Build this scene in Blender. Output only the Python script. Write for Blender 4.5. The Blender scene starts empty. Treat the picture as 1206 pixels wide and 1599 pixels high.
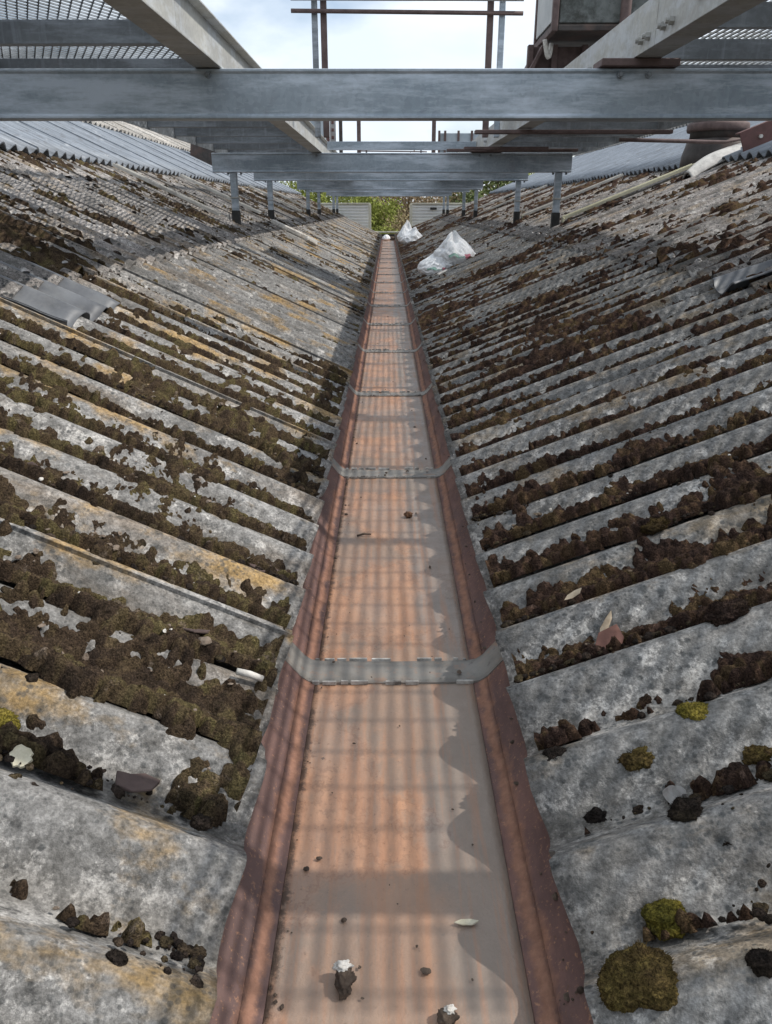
import bpy, bmesh, math, random
import numpy as np
from mathutils import Vector, Matrix

# ------------------------------------------------------------------ camera, world, sun, exposure
S = bpy.context.scene
COL = S.collection
R = math.radians
CAM_H = 0.655
PITCH = 21.53
cam_d = bpy.data.cameras.new('camera')
cam = bpy.data.objects.new('camera', cam_d)
COL.objects.link(cam)
cam.location = (0, 0, CAM_H)
cam.rotation_euler = (R(90 - PITCH), 0, R(0.12))
cam_d.sensor_fit = 'VERTICAL'
cam_d.sensor_height = 24.0
cam_d.lens = 24.0 * 1203 / 1599
cam_d.clip_start = 0.02
cam_d.clip_end = 1200
S.camera = cam

W = bpy.data.worlds.new('World')
S.world = W
W.use_nodes = True
wn = W.node_tree
wn.nodes.clear()
SUN_EL = 49.0
SKY_S = 0.10
w_out = wn.nodes.new('ShaderNodeOutputWorld')
w_bg = wn.nodes.new('ShaderNodeBackground')
w_bg.inputs['Strength'].default_value = SKY_S
w_sky = wn.nodes.new('ShaderNodeTexSky')
w_sky.sky_type = 'NISHITA'
w_sky.sun_disc = False
w_sky.sun_elevation = R(SUN_EL)
w_sky.sun_rotation = R(90)
w_sky.air_density = 1.0
w_sky.dust_density = 1.5
w_tc = wn.nodes.new('ShaderNodeTexCoord')
w_map = wn.nodes.new('ShaderNodeMapping')
w_map.inputs['Scale'].default_value = (1.0, 1.0, 2.2)
w_map.inputs['Location'].default_value = (3.1, 0.55, 0.4)
w_n = wn.nodes.new('ShaderNodeTexNoise')
w_n.inputs['Scale'].default_value = 2.1
w_n.inputs['Detail'].default_value = 7
w_n.inputs['Roughness'].default_value = 0.55
w_r = wn.nodes.new('ShaderNodeValToRGB')
w_r.color_ramp.elements[0].position = 0.33
w_r.color_ramp.elements[0].color = (0, 0, 0, 1)
w_r.color_ramp.elements[1].position = 0.50
w_r.color_ramp.elements[1].color = (1, 1, 1, 1)
w_n2 = wn.nodes.new('ShaderNodeTexNoise')
w_n2.inputs['Scale'].default_value = 3.4
w_n2.inputs['Detail'].default_value = 6
w_r2 = wn.nodes.new('ShaderNodeValToRGB')
w_r2.color_ramp.elements[0].position = 0.35
w_r2.color_ramp.elements[0].color = (5.7, 6.4, 7.2, 1)
w_r2.color_ramp.elements[1].position = 0.62
w_r2.color_ramp.elements[1].color = (7.3, 7.7, 8.1, 1)
w_mix = wn.nodes.new('ShaderNodeMixRGB')
L_ = wn.links.new
L_(w_tc.outputs['Generated'], w_map.inputs['Vector'])
L_(w_map.outputs[0], w_n.inputs['Vector'])
L_(w_map.outputs[0], w_n2.inputs['Vector'])
L_(w_n.outputs['Fac'], w_r.inputs[0])
L_(w_n2.outputs['Fac'], w_r2.inputs[0])
L_(w_r.outputs[0], w_mix.inputs['Fac'])
L_(w_sky.outputs[0], w_mix.inputs['Color1'])
L_(w_r2.outputs[0], w_mix.inputs['Color2'])
L_(w_mix.outputs[0], w_bg.inputs['Color'])
L_(w_bg.outputs[0], w_out.inputs['Surface'])

sun_d = bpy.data.lights.new('sun', 'SUN')
sun_d.energy = 2.35
sun_d.angle = R(0.5)
sun_d.color = (1.0, 0.95, 0.88)
sun = bpy.data.objects.new('sun', sun_d)
COL.objects.link(sun)
sun.rotation_euler = (0, R(90 - SUN_EL), 0)
sun.location = (20, 0, 20)

S.view_settings.view_transform = 'Standard'
S.view_settings.look = 'None'
S.view_settings.exposure = 0.66
S.view_settings.gamma = 1.0
S.view_settings.use_curve_mapping = False
S.render.engine = 'CYCLES'

random.seed(5)
rng = np.random.default_rng(11)

# ------------------------------------------------------------------ numpy noise
_tab = rng.random((256, 256))


def vnoise(x, y, seed=0):
    x = np.asarray(x, float) + seed * 17.31
    y = np.asarray(y, float) + seed * 5.77
    xi = np.floor(x).astype(int)
    yi = np.floor(y).astype(int)
    fx = x - xi
    fy = y - yi
    fx = fx * fx * (3 - 2 * fx)
    fy = fy * fy * (3 - 2 * fy)
    g = lambda a, b: _tab[a % 256, b % 256]
    return (g(xi, yi) * (1 - fx) * (1 - fy) + g(xi + 1, yi) * fx * (1 - fy)
            + g(xi, yi + 1) * (1 - fx) * fy + g(xi + 1, yi + 1) * fx * fy)


def fbm(x, y, seed=0, oct=4):
    s = 0
    a = 0.5
    t = 0
    for o in range(oct):
        s = s + a * vnoise(np.asarray(x) * 2 ** o, np.asarray(y) * 2 ** o, seed + o * 3)
        t += a
        a *= 0.5
    return s / t


# ------------------------------------------------------------------ object helpers
def link(o):
    COL.objects.link(o)
    return o


def tag(o, label=None, cat=None, group=None, kind=None):
    if label:
        o['label'] = label
    if cat:
        o['category'] = cat
    if group:
        o['group'] = group
    if kind:
        o['kind'] = kind
    return o


def empty(name, loc=(0, 0, 0), label=None, cat=None, group=None):
    o = bpy.data.objects.new(name, None)
    o.empty_display_size = 0.1
    link(o)
    o.location = loc
    return tag(o, label, cat, group)


def new_obj(name, me, m=None, parent=None, loc=None):
    o = bpy.data.objects.new(name, me)
    link(o)
    if m is not None and len(me.materials) == 0:
        me.materials.append(m)
    if loc is not None:
        o.location = loc
    if parent is not None:
        o.parent = parent
    return o


def np_mesh(name, verts, faces, smooth=True, attrs=None):
    verts = np.asarray(verts, np.float32)
    faces = np.asarray(faces, np.int32)
    me = bpy.data.meshes.new(name)
    me.vertices.add(len(verts))
    me.vertices.foreach_set('co', verts.ravel())
    k = faces.shape[1]
    me.loops.add(faces.size)
    me.loops.foreach_set('vertex_index', faces.ravel())
    me.polygons.add(len(faces))
    me.polygons.foreach_set('loop_start', np.arange(0, faces.size, k, dtype=np.int32))
    me.polygons.foreach_set('loop_total', np.full(len(faces), k, np.int32))
    me.polygons.foreach_set('use_smooth', np.full(len(faces), smooth, bool))
    if attrs:
        for an, av in attrs.items():
            a = me.attributes.new(an, 'FLOAT', 'POINT')
            a.data.foreach_set('value', np.asarray(av, np.float32))
    me.update()
    me.validate()
    return me


class MB:
    """collects simple solids into one mesh"""

    def __init__(self):
        self.v = []
        self.f = []

    def add(self, vs, fs):
        b = len(self.v)
        self.v += [tuple(p) for p in vs]
        self.f += [tuple(i + b for i in q) for q in fs]

    def box(self, x0, x1, y0, y1, z0, z1):
        self.add([(x0, y0, z0), (x1, y0, z0), (x1, y1, z0), (x0, y1, z0),
                  (x0, y0, z1), (x1, y0, z1), (x1, y1, z1), (x0, y1, z1)],
                 [(0, 3, 2, 1), (4, 5, 6, 7), (0, 1, 5, 4), (1, 2, 6, 5), (2, 3, 7, 6), (3, 0, 4, 7)])
        return self

    def prism(self, prof, axis, a, b):
        """closed 2D profile (ccw list) extruded along axis 'X' or 'Y' or 'Z' from a to b"""
        n = len(prof)
        vs = []
        for t in (a, b):
            for p, q in prof:
                vs.append({'X': (t, p, q), 'Y': (p, t, q), 'Z': (p, q, t)}[axis])
        fs = [tuple(range(n - 1, -1, -1)), tuple(range(n, 2 * n))]
        for i in range(n):
            j = (i + 1) % n
            fs.append((i, j, n + j, n + i))
        self.add(vs, fs)
        return self

    def tube(self, pts, r, n=8, cap=True):
        pts = [Vector(p) for p in pts]
        rs = r if isinstance(r, (list, tuple)) else [r] * len(pts)
        vs = []
        for i, p in enumerate(pts):
            d = (pts[min(i + 1, len(pts) - 1)] - pts[max(i - 1, 0)]).normalized()
            u = d.orthogonal().normalized() if i == 0 else (u - d * u.dot(d)).normalized()
            w = d.cross(u)
            for k in range(n):
                a = 2 * math.pi * k / n
                vs.append(p + (u * math.cos(a) + w * math.sin(a)) * rs[i])
        fs = []
        for i in range(len(pts) - 1):
            for k in range(n):
                a = i * n + k
                b = i * n + (k + 1) % n
                fs.append((a, b, b + n, a + n))
        if cap:
            fs.append(tuple(range(n - 1, -1, -1)))
            fs.append(tuple(range((len(pts) - 1) * n, len(pts) * n)))
        self.add(vs, fs)
        return self

    def mesh(self, name, m=None, bevel=0.0, smooth=False, seg=1):
        me = bpy.data.meshes.new(name)
        me.from_pydata(self.v, [], self.f)
        bm = bmesh.new()
        bm.from_mesh(me)
        bmesh.ops.recalc_face_normals(bm, faces=bm.faces)
        if bevel:
            es = [e for e in bm.edges if len(e.link_faces) == 2 and e.calc_face_angle(0) > 0.5]
            bmesh.ops.bevel(bm, geom=es, offset=bevel, segments=seg, affect='EDGES', profile=0.6)
        for f in bm.faces:
            f.smooth = smooth
        bm.to_mesh(me)
        bm.free()
        if m:
            me.materials.append(m)
        return me

    def obj(self, name, m, parent=None, loc=None, bevel=0.0, smooth=False, seg=1):
        return new_obj(name, self.mesh(name, m, bevel, smooth, seg), None, parent, loc)


_ico = {}


def ico(sub):
    if sub not in _ico:
        bm = bmesh.new()
        bmesh.ops.create_icosphere(bm, subdivisions=sub, radius=1)
        bm.verts.ensure_lookup_table()
        v = np.array([p.co[:] for p in bm.verts])
        f = np.array([[q.index for q in p.verts] for p in bm.faces])
        bm.free()
        _ico[sub] = (v, f)
    return _ico[sub]


# ------------------------------------------------------------------ material helpers
class NT:
    def __init__(self, name):
        self.m = bpy.data.materials.new(name)
        self.m.use_nodes = True
        self.t = self.m.node_tree
        self.b = self.t.nodes['Principled BSDF']
        self.geo = self.t.nodes.new('ShaderNodeNewGeometry')
        self.pos = self.geo.outputs['Position']

    def n(self, ty, **kw):
        o = self.t.nodes.new(ty)
        for k, v in kw.items():
            setattr(o, k, v)
        return o

    def l(self, a, b):
        self.t.links.new(a, b)

    def put(self, sock, v):
        if hasattr(v, 'links') or isinstance(v, bpy.types.NodeSocket):
            self.l(v, sock)
        else:
            if sock.type == 'RGBA' and len(v) == 3:
                v = (*v, 1)
            sock.default_value = v

    def mapv(self, scale=(1, 1, 1), loc=(0, 0, 0), vec=None):
        o = self.n('ShaderNodeMapping')
        o.inputs['Scale'].default_value = scale
        o.inputs['Location'].default_value = loc
        self.l(vec or self.pos, o.inputs['Vector'])
        return o.outputs[0]

    def noise(self, scale, detail=4, rough=0.55, vec=None, dist=0.0):
        o = self.n('ShaderNodeTexNoise')
        o.inputs['Scale'].default_value = scale
        o.inputs['Detail'].default_value = detail
        o.inputs['Roughness'].default_value = rough
        o.inputs['Distortion'].default_value = dist
        self.l(vec or self.pos, o.inputs['Vector'])
        return o.outputs['Fac']

    def vor(self, scale, vec=None, out='Distance', rand=1.0):
        o = self.n('ShaderNodeTexVoronoi')
        o.inputs['Scale'].default_value = scale
        o.inputs['Randomness'].default_value = rand
        self.l(vec or self.pos, o.inputs['Vector'])
        return o.outputs[out]

    def ramp(self, fac, stops, smooth=False):
        o = self.n('ShaderNodeValToRGB')
        cr = o.color_ramp
        if smooth:
            cr.interpolation = 'EASE'
        while len(cr.elements) < len(stops):
            cr.elements.new(0.5)
        for e, (p, c) in zip(cr.elements, stops):
            e.position = p
            e.color = (c, c, c, 1) if isinstance(c, (int, float)) else (*c, 1)
        self.l(fac, o.inputs[0])
        return o.outputs[0]

    def mix(self, fac, a, b, mode='MIX'):
        o = self.n('ShaderNodeMixRGB', blend_type=mode)
        self.put(o.inputs['Fac'], fac)
        self.put(o.inputs['Color1'], a)
        self.put(o.inputs['Color2'], b)
        return o.outputs[0]

    def math(self, op, a, b=0.0, clamp=False):
        o = self.n('ShaderNodeMath', operation=op, use_clamp=clamp)
        self.put(o.inputs[0], a)
        self.put(o.inputs[1], b)
        return o.outputs[0]

    def attr(self, name):
        o = self.n('ShaderNodeAttribute', attribute_name=name)
        return o.outputs['Fac']

    def bump(self, h, strength=0.5, dist=0.004, nrm=None):
        o = self.n('ShaderNodeBump')
        o.inputs['Strength'].default_value = strength
        o.inputs['Distance'].default_value = dist
        self.l(h, o.inputs['Height'])
        if nrm is not None:
            self.l(nrm, o.inputs['Normal'])
        return o.outputs[0]

    def sep(self):
        o = self.n('ShaderNodeSeparateXYZ')
        self.l(self.pos, o.inputs[0])
        return o.outputs

    def fin(self, col, rough=0.8, metal=0.0, nrm=None, spec=0.5):
        self.put(self.b.inputs['Base Color'], col)
        self.put(self.b.inputs['Roughness'], rough)
        self.put(self.b.inputs['Metallic'], metal)
        self.put(self.b.inputs['Specular IOR Level'], spec)
        if nrm is not None:
            self.l(nrm, self.b.inputs['Normal'])
        return self.m


def mat_asbestos(name, c0, c1, dark=1.0, bloom=1.0, orange=1.0, blue=None, grime=1.0):
    k = NT(name)
    prof = k.attr('prof')
    along = k.mapv((2.2, 9, 2.2))
    oi = k.n('ShaderNodeObjectInfo').outputs['Random']
    n1 = k.noise(3.0, 5, 0.6)
    n2 = k.noise(75, 4, 0.7)
    ns = k.noise(4.0, 5, 0.65, along)
    col = k.mix(k.ramp(n1, [(0.3, 0.0), (0.7, 1.0)]), c0, c1)
    col = k.mix(k.math('MULTIPLY', k.ramp(ns, [(0.45, 0.0), (0.72, 1.0)]), 0.65 * grime), col, (0.085, 0.078, 0.068))
    # pale efflorescence, mostly low on the flanks
    nb = k.noise(17, 8, 0.8)
    thr = k.math('ADD', nb, k.math('MULTIPLY', prof, -0.06))
    fac = k.math('MULTIPLY', k.ramp(thr, [(0.515, 0.0), (0.575, 1.0)]), 0.62 * bloom)
    col = k.mix(fac, col, (0.66, 0.635, 0.60))
    # grey film of algae in the troughs
    nf = k.noise(7, 5, 0.6)
    fac = k.math('MULTIPLY', k.ramp(k.math('ADD', k.math('MULTIPLY', prof, -0.35), nf), [(0.55, 0.0), (0.9, 1.0)]), 0.55 * grime)
    col = k.mix(fac, col, (0.115, 0.10, 0.08))
    nbr = k.noise(2.4, 6, 0.7, k.mapv((0.8, 2.4, 0.8), (3, 8, 1)))
    col = k.mix(k.math('MULTIPLY', k.ramp(nbr, [(0.52, 0.0), (0.66, 1.0)]), 0.5 * orange), col, (0.19, 0.135, 0.085))
    # orange crust lichen on the crests
    no = k.noise(3.6, 6, 0.66, k.mapv((1, 1.6, 1), (7, 3, 1)))
    fac = k.math('MULTIPLY', k.ramp(k.math('ADD', no, k.math('MULTIPLY', prof, 0.05)), [(0.565, 0.0), (0.66, 1.0)]), 0.8 * orange)
    col = k.mix(fac, col, (0.36, 0.23, 0.085))
    # dark round lichen spots
    for sc, r0, am in ((34, 0.25, 0.55), (75, 0.30, 0.62), (150, 0.36, 0.5)):
        d = k.vor(sc)
        m_ = k.noise(sc * 0.16, 3, 0.6, k.mapv((1, 1, 1), (sc, 2, 5)))
        rr = k.math('MULTIPLY', k.ramp(m_, [(0.36, 0.0), (0.60, 1.0)]), r0 * 1.15)
        wob = k.math('MULTIPLY', k.noise(sc * 2.2, 4, 0.7), 0.34)
        e = k.math('SUBTRACT', rr, k.math('ADD', d, wob))
        fac = k.math('MULTIPLY', k.ramp(k.math('ADD', e, 0.5), [(0.33, 0.0), (0.45, 1.0)]), am * dark)
        col = k.mix(fac, col, (0.075, 0.08, 0.082))
    col = k.mix(0.85, col, k.ramp(n2, [(0.32, 0.42), (0.68, 1.4)]), 'MULTIPLY')
    col = k.mix(1.0, col, k.ramp(oi, [(0.0, 0.82), (1.0, 1.16)]), 'MULTIPLY')
    col = k.mix(0.5, col, k.ramp(k.noise(260, 3, 0.7), [(0.35, 0.35), (0.65, 1.45)]), 'MULTIPLY')
    dk = k.noise(5.5, 7, 0.75, k.mapv((0.8, 1.3, 0.8), (11, 6, 2)))
    col = k.mix(k.math('MULTIPLY', k.ramp(dk, [(0.50, 0.0), (0.62, 1.0)]), 0.45 * dark), col, (0.085, 0.083, 0.078))
    h = k.math('ADD', k.math('MULTIPLY', n2, 0.6), k.math('MULTIPLY', k.noise(210, 3, 0.7), 0.5))
    return k.fin(col, 0.92, 0.0, k.bump(h, 0.75, 0.004), 0.25)


M = {}
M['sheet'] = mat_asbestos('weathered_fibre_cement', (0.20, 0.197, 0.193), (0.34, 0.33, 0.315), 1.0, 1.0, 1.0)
M['sheet_right'] = mat_asbestos('darker_algal_fibre_cement', (0.165, 0.163, 0.16), (0.28, 0.275, 0.265), 1.2, 0.9, 0.45)  # right slope: darker grey base with more dark algae spots
M['sheet_top'] = mat_asbestos('pale_rough_fibre_cement', (0.38, 0.36, 0.33), (0.52, 0.50, 0.47), 0.9, 1.2, 0.2, grime=0.5)
M['sheet_mid'] = mat_asbestos('speckled_fibre_cement', (0.25, 0.235, 0.225), (0.40, 0.37, 0.35), 1.8, 1.3, 0.4)


def mat_blue():
    k = NT('blue_grey_coated_sheet')
    st = k.noise(5, 6, 0.75, k.mapv((0.7, 18, 0.7)))
    col = k.mix(k.ramp(st, [(0.35, 0.0), (0.65, 1.0)]), (0.10, 0.115, 0.135), (0.27, 0.30, 0.34))
    col = k.mix(k.math('MULTIPLY', k.ramp(k.noise(20, 5), [(0.55, 0.0), (0.7, 1.0)]), 0.5), col, (0.09, 0.085, 0.085))
    col = k.mix(k.math('MULTIPLY', k.ramp(k.noise(9, 6, 0.7), [(0.6, 0.0), (0.7, 1.0)]), 0.5), col, (0.5, 0.52, 0.54))
    return k.fin(col, 0.55, 0.1, k.bump(k.noise(90, 3), 0.3, 0.003))


M['blue'] = mat_blue()


def mat_rust(name, cols, spec=0.4, rough=0.5, seam=False, floor_marks=False):
    k = NT(name)
    st = k.noise(9, 6, 0.62, k.mapv((3.2, 0.9, 1)))
    col = k.ramp(st, [(0.28, cols[0]), (0.45, cols[1]), (0.6, cols[2]), (0.78, cols[3])])
    big = k.noise(4.5, 5, 0.6, k.mapv((1, 0.7, 1), (2, 9, 4)))
    col = k.mix(k.math('MULTIPLY', k.ramp(big, [(0.42, 0.0), (0.66, 1.0)]), 0.65), col, cols[4])
    sp = k.noise(190, 4, 0.75)
    col = k.mix(k.math('MULTIPLY', k.ramp(sp, [(0.58, 0.0), (0.68, 1.0)]), 0.45), col, (0.58, 0.31, 0.17))
    col = k.mix(k.math('MULTIPLY', k.ramp(k.noise(120, 5, 0.7), [(0.60, 0.0), (0.68, 1.0)]), 0.55), col, (0.13, 0.075, 0.05))
    d = k.noise(38, 5, 0.75, k.mapv((1, 0.8, 1), (5, 5, 5)))
    col = k.mix(k.math('MULTIPLY', k.ramp(d, [(0.66, 0.0), (0.72, 1.0)]), 0.75), col, (0.09, 0.07, 0.06))
    if floor_marks:
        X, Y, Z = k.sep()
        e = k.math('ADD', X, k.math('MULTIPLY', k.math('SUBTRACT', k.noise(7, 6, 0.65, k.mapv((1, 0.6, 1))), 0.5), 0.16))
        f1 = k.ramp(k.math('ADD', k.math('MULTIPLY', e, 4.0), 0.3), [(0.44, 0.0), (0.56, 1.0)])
        col = k.mix(k.math('MULTIPLY', f1, 0.8), col, k.mix(k.ramp(k.noise(40, 5, 0.7), [(0.3, 0.0), (0.7, 1.0)]), (0.21, 0.185, 0.165), (0.29, 0.255, 0.225)))  # grey-brown tint towards +x, with a ragged edge
        # mud film left by standing water, with ragged tide lines
        md = k.noise(3.3, 7, 0.7, k.mapv((1.2, 1.0, 1), (4, 4, 4)))
        col = k.mix(k.math('MULTIPLY', k.ramp(md, [(0.50, 0.0), (0.545, 1.0)]), 0.55), col, (0.25, 0.20, 0.16))
        col = k.mix(k.math('MULTIPLY', k.ramp(md, [(0.485, 0.0), (0.50, 1.0), (0.515, 0.0)]), 0.35), col, (0.17, 0.10, 0.07))
        fl = k.noise(3, 5, 0.7, k.mapv((16, 0.8, 1), (2, 2, 2)))
        col = k.mix(k.math('MULTIPLY', k.ramp(fl, [(0.5, 0.0), (0.62, 1.0)]), 0.4), col, (0.42, 0.20, 0.105))
        gl = k.math('ADD', k.math('ABSOLUTE', k.math('ADD', X, 0.105)), k.math('MULTIPLY', k.math('SUBTRACT', k.noise(50, 6, 0.8), 0.5), 0.05))
        col = k.mix(k.math('MULTIPLY', k.ramp(k.math('MULTIPLY', gl, 10.0), [(0.0, 1.0), (0.05, 0.0)]), 0.75), col, (0.08, 0.06, 0.05))
    if seam:
        xd = k.math('ABSOLUTE', k.math('SUBTRACT', k.sep()[0], 0.010))
        xd = k.math('ADD', xd, k.math('MULTIPLY', k.math('SUBTRACT', k.noise(22, 6, 0.72), 0.5), 0.030))
        xd = k.math('ADD', xd, k.math('MULTIPLY', k.math('SUBTRACT', k.noise(5, 3, 0.6), 0.5), 0.028))
        a_ = k.ramp(k.math('MULTIPLY', xd, 5.0), [(0.60, 0.0), (0.63, 1.0), (0.66, 1.0), (0.70, 0.0)])
        oc = k.mix(k.ramp(k.noise(70, 4, 0.7), [(0.35, 0.0), (0.65, 1.0)]), (0.25, 0.125, 0.08), (0.38, 0.20, 0.13))
        col = k.mix(k.math('MULTIPLY', a_, 0.7), col, oc)
    h = k.math('ADD', k.math('MULTIPLY', sp, 0.5), k.noise(60, 4, 0.7))
    rg = k.ramp(k.noise(14, 3), [(0.3, rough - 0.1), (0.7, rough + 0.15)])
    return k.fin(col, rg, 0.0, k.bump(h, 0.7, 0.002), spec)


M['gutter_floor'] = mat_rust(floor_marks=True, name='rusty_gutter_floor', cols=[(0.25, 0.165, 0.12), (0.41, 0.225, 0.14), (0.52, 0.285, 0.17), (0.36, 0.275, 0.22), (0.28, 0.235, 0.20)])
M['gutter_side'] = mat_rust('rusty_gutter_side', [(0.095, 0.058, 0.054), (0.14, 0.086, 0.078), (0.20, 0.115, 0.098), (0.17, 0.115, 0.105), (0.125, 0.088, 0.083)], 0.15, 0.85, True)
M['gutter_fold'] = mat_rust('bright_rust_fold', [(0.22, 0.105, 0.07), (0.42, 0.20, 0.115), (0.36, 0.18, 0.12), (0.24, 0.135, 0.10), (0.26, 0.15, 0.11)], 0.3, 0.7)


def mat_joint():
    k = NT('grey_joint_sealant')
    n = k.noise(16, 6, 0.65)
    col = k.ramp(n, [(0.3, (0.15, 0.138, 0.122)), (0.55, (0.225, 0.21, 0.19)), (0.75, (0.29, 0.235, 0.19))])
    col = k.mix(k.math('MULTIPLY', k.ramp(k.noise(60, 5, 0.7), [(0.6, 0.0), (0.7, 1.0)]), 0.7), col, (0.10, 0.085, 0.075))
    col = k.mix(k.math('MULTIPLY', k.ramp(k.noise(30, 4, 0.7, k.mapv((1, 1, 1), (9, 1, 1))), [(0.55, 0.0), (0.66, 1.0)]), 0.6), col, (0.33, 0.20, 0.135))
    return k.fin(col, 0.6, 0.0, k.bump(n, 0.4, 0.004), 0.4)


M['joint'] = mat_joint()


def mat_galv(name, c0, c1, white=0.5, metal=0.45, rough=0.42, rust=0.0):
    k = NT(name)
    n = k.noise(5, 6, 0.6)
    sp = k.vor(85, out='Color')
    bw = k.n('ShaderNodeRGBToBW')
    k.l(sp, bw.inputs[0])
    col = k.mix(k.ramp(n, [(0.3, 0.0), (0.7, 1.0)]), c0, c1)
    col = k.mix(0.28, col, k.ramp(bw.outputs[0], [(0.1, 0.55), (0.9, 1.2)]), 'MULTIPLY')
    wv = k.noise(3.2, 7, 0.72, k.mapv((0.8, 2, 5.0), (4, 2, 7)))
    col = k.mix(k.math('MULTIPLY', k.ramp(wv, [(0.47, 0.0), (0.60, 1.0)]), white), col, (0.62, 0.68, 0.76))
    st = k.noise(30, 4, 0.6, k.mapv((1, 1, 0.06)))
    col = k.mix(k.math('MULTIPLY', k.ramp(st, [(0.55, 0.0), (0.7, 1.0)]), 0.25), col, (0.5, 0.55, 0.6))
    if rust:
        r_ = k.noise(4, 6, 0.7, k.mapv((1, 1, 1), (1, 8, 3)))
        col = k.mix(k.math('MULTIPLY', k.ramp(r_, [(0.60, 0.0), (0.72, 1.0)]), rust), col, (0.16, 0.09, 0.07))
    rg = k.ramp(n, [(0.3, rough - 0.08), (0.7, rough + 0.12)])
    return k.fin(col, rg, metal, k.bump(k.noise(140, 3), 0.12, 0.002), 0.5)


M['galv'] = mat_galv('galvanised_steel', (0.24, 0.29, 0.335), (0.38, 0.43, 0.48), 0.6, 0.3, 0.42, 0.2)
M['galv_dark'] = mat_galv('dull_galvanised_steel', (0.14, 0.152, 0.165), (0.24, 0.26, 0.275), 0.25, 0.3, 0.5, 0.2)
M['galv_beam'] = mat_galv('pale_galvanised_steel', (0.30, 0.30, 0.29), (0.44, 0.435, 0.40), 0.3, 0.2, 0.6, 0.12)


def mat_moss(name, cols, dist=0.004, tone=False):
    k = NT(name)
    n1 = k.noise(9, 5, 0.65)
    n2 = k.noise(55, 4, 0.7)
    n3 = k.noise(420, 3, 0.7)
    col = k.ramp(k.math('ADD', k.math('MULTIPLY', n1, 0.62), k.math('MULTIPLY', n2, 0.38)),
                 [(0.36, cols[0]), (0.46, cols[1]), (0.54, cols[2]), (0.62, cols[3])])
    if tone:
        tn = k.attr('tone')
        col = k.mix(0.75, col, k.ramp(tn, [(0.15, cols[0]), (0.42, cols[1]), (0.62, cols[2]), (0.85, cols[3])]))
    dead = k.noise(26, 5, 0.7, k.mapv((1, 1, 1), (3, 7, 9)))
    col = k.mix(k.math('MULTIPLY', k.ramp(dead, [(0.60, 0.0), (0.68, 1.0)]), 0.75), col, cols[4])
    col = k.mix(0.8, col, k.ramp(n3, [(0.32, 0.12), (0.68, 1.75)]), 'MULTIPLY')
    col = k.mix(0.7, col, k.ramp(k.noise(150, 4, 0.8), [(0.35, 0.3), (0.65, 1.5)]), 'MULTIPLY')
    h = k.math('ADD', n3, k.math('MULTIPLY', k.noise(160, 4, 0.75), 1.2))
    return k.fin(col, 0.97, 0.0, k.bump(h, 1.0, dist), 0.12)


M['moss_left'] = mat_moss('brown_olive_moss', [(0.032, 0.023, 0.018), (0.068, 0.047, 0.032), (0.10, 0.072, 0.042), (0.135, 0.112, 0.05), (0.21, 0.165, 0.13)], 0.004, True)
M['moss_right'] = mat_moss('dark_red_brown_moss', [(0.032, 0.021, 0.018), (0.062, 0.038, 0.030), (0.092, 0.056, 0.036), (0.13, 0.09, 0.045), (0.15, 0.10, 0.078)], 0.004, True)
M['moss_dot'] = mat_moss('blackish_moss', [(0.020, 0.016, 0.014), (0.040, 0.030, 0.025), (0.060, 0.043, 0.031), (0.085, 0.066, 0.036), (0.13, 0.10, 0.085)], 0.004, True)
M['moss_green'] = mat_moss('yellow_green_moss', [(0.05, 0.05, 0.012), (0.12, 0.105, 0.022), (0.19, 0.155, 0.03), (0.25, 0.20, 0.05), (0.10, 0.08, 0.04)], 0.003)
M['moss_olive'] = mat_moss('olive_cushion_moss', [(0.034, 0.024, 0.013), (0.068, 0.046, 0.020), (0.098, 0.070, 0.026), (0.13, 0.10, 0.033), (0.10, 0.065, 0.04)], 0.003)


def mat_plain(name, c0, c1, scale=20, rough=0.7, metal=0.0, bump=0.3, dirt=None, dirt_amt=0.5, spec=0.4):
    k = NT(name)
    n = k.noise(scale, 6, 0.65)
    col = k.mix(k.ramp(n, [(0.35, 0.0), (0.65, 1.0)]), c0, c1)
    if dirt:
        col = k.mix(k.math('MULTIPLY', k.ramp(k.noise(scale * 0.5, 7, 0.72, k.mapv((1, 1, 1), (6, 4, 2))), [(0.5, 0.0), (0.65, 1.0)]), dirt_amt), col, dirt)
    return k.fin(col, rough, metal, k.bump(n, bump, 0.003), spec)


M['rust'] = mat_plain('brown_rusted_steel', (0.085, 0.058, 0.054), (0.15, 0.105, 0.098), 18, 0.75, 0.0, 0.4, (0.085, 0.06, 0.055), 0.5)
M['cladding'] = mat_plain('white_metal_cladding', (0.84, 0.84, 0.83), (0.88, 0.88, 0.86), 6, 0.5, 0, 0.1, (0.6, 0.59, 0.55), 0.3)
M['trim'] = mat_plain('cream_trim', (0.62, 0.60, 0.50), (0.70, 0.68, 0.58), 8, 0.55, 0, 0.1, (0.4, 0.36, 0.28), 0.4)
M['cream'] = mat_plain('cream_plastic_strip', (0.60, 0.57, 0.40), (0.70, 0.67, 0.50), 12, 0.5, 0, 0.2, (0.35, 0.31, 0.22), 0.5)
M['pale_strip'] = mat_plain('pale_weathered_strip', (0.45, 0.43, 0.39), (0.60, 0.58, 0.53), 14, 0.8, 0, 0.3, (0.22, 0.20, 0.18), 0.6)
M['bitumen'] = mat_plain('dark_slate_coating', (0.085, 0.09, 0.10), (0.15, 0.16, 0.175), 12, 0.5, 0, 0.4, (0.25, 0.25, 0.24), 0.35)
M['duct'] = mat_plain('dark_sooty_metal', (0.030, 0.026, 0.024), (0.075, 0.065, 0.060), 9, 0.65, 0.1, 0.4, (0.12, 0.07, 0.055), 0.6)
M['box_front'] = mat_plain('mossy_dark_panel', (0.085, 0.095, 0.09), (0.16, 0.17, 0.165), 14, 0.8, 0.0, 0.5, (0.035, 0.036, 0.03), 0.85)
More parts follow.
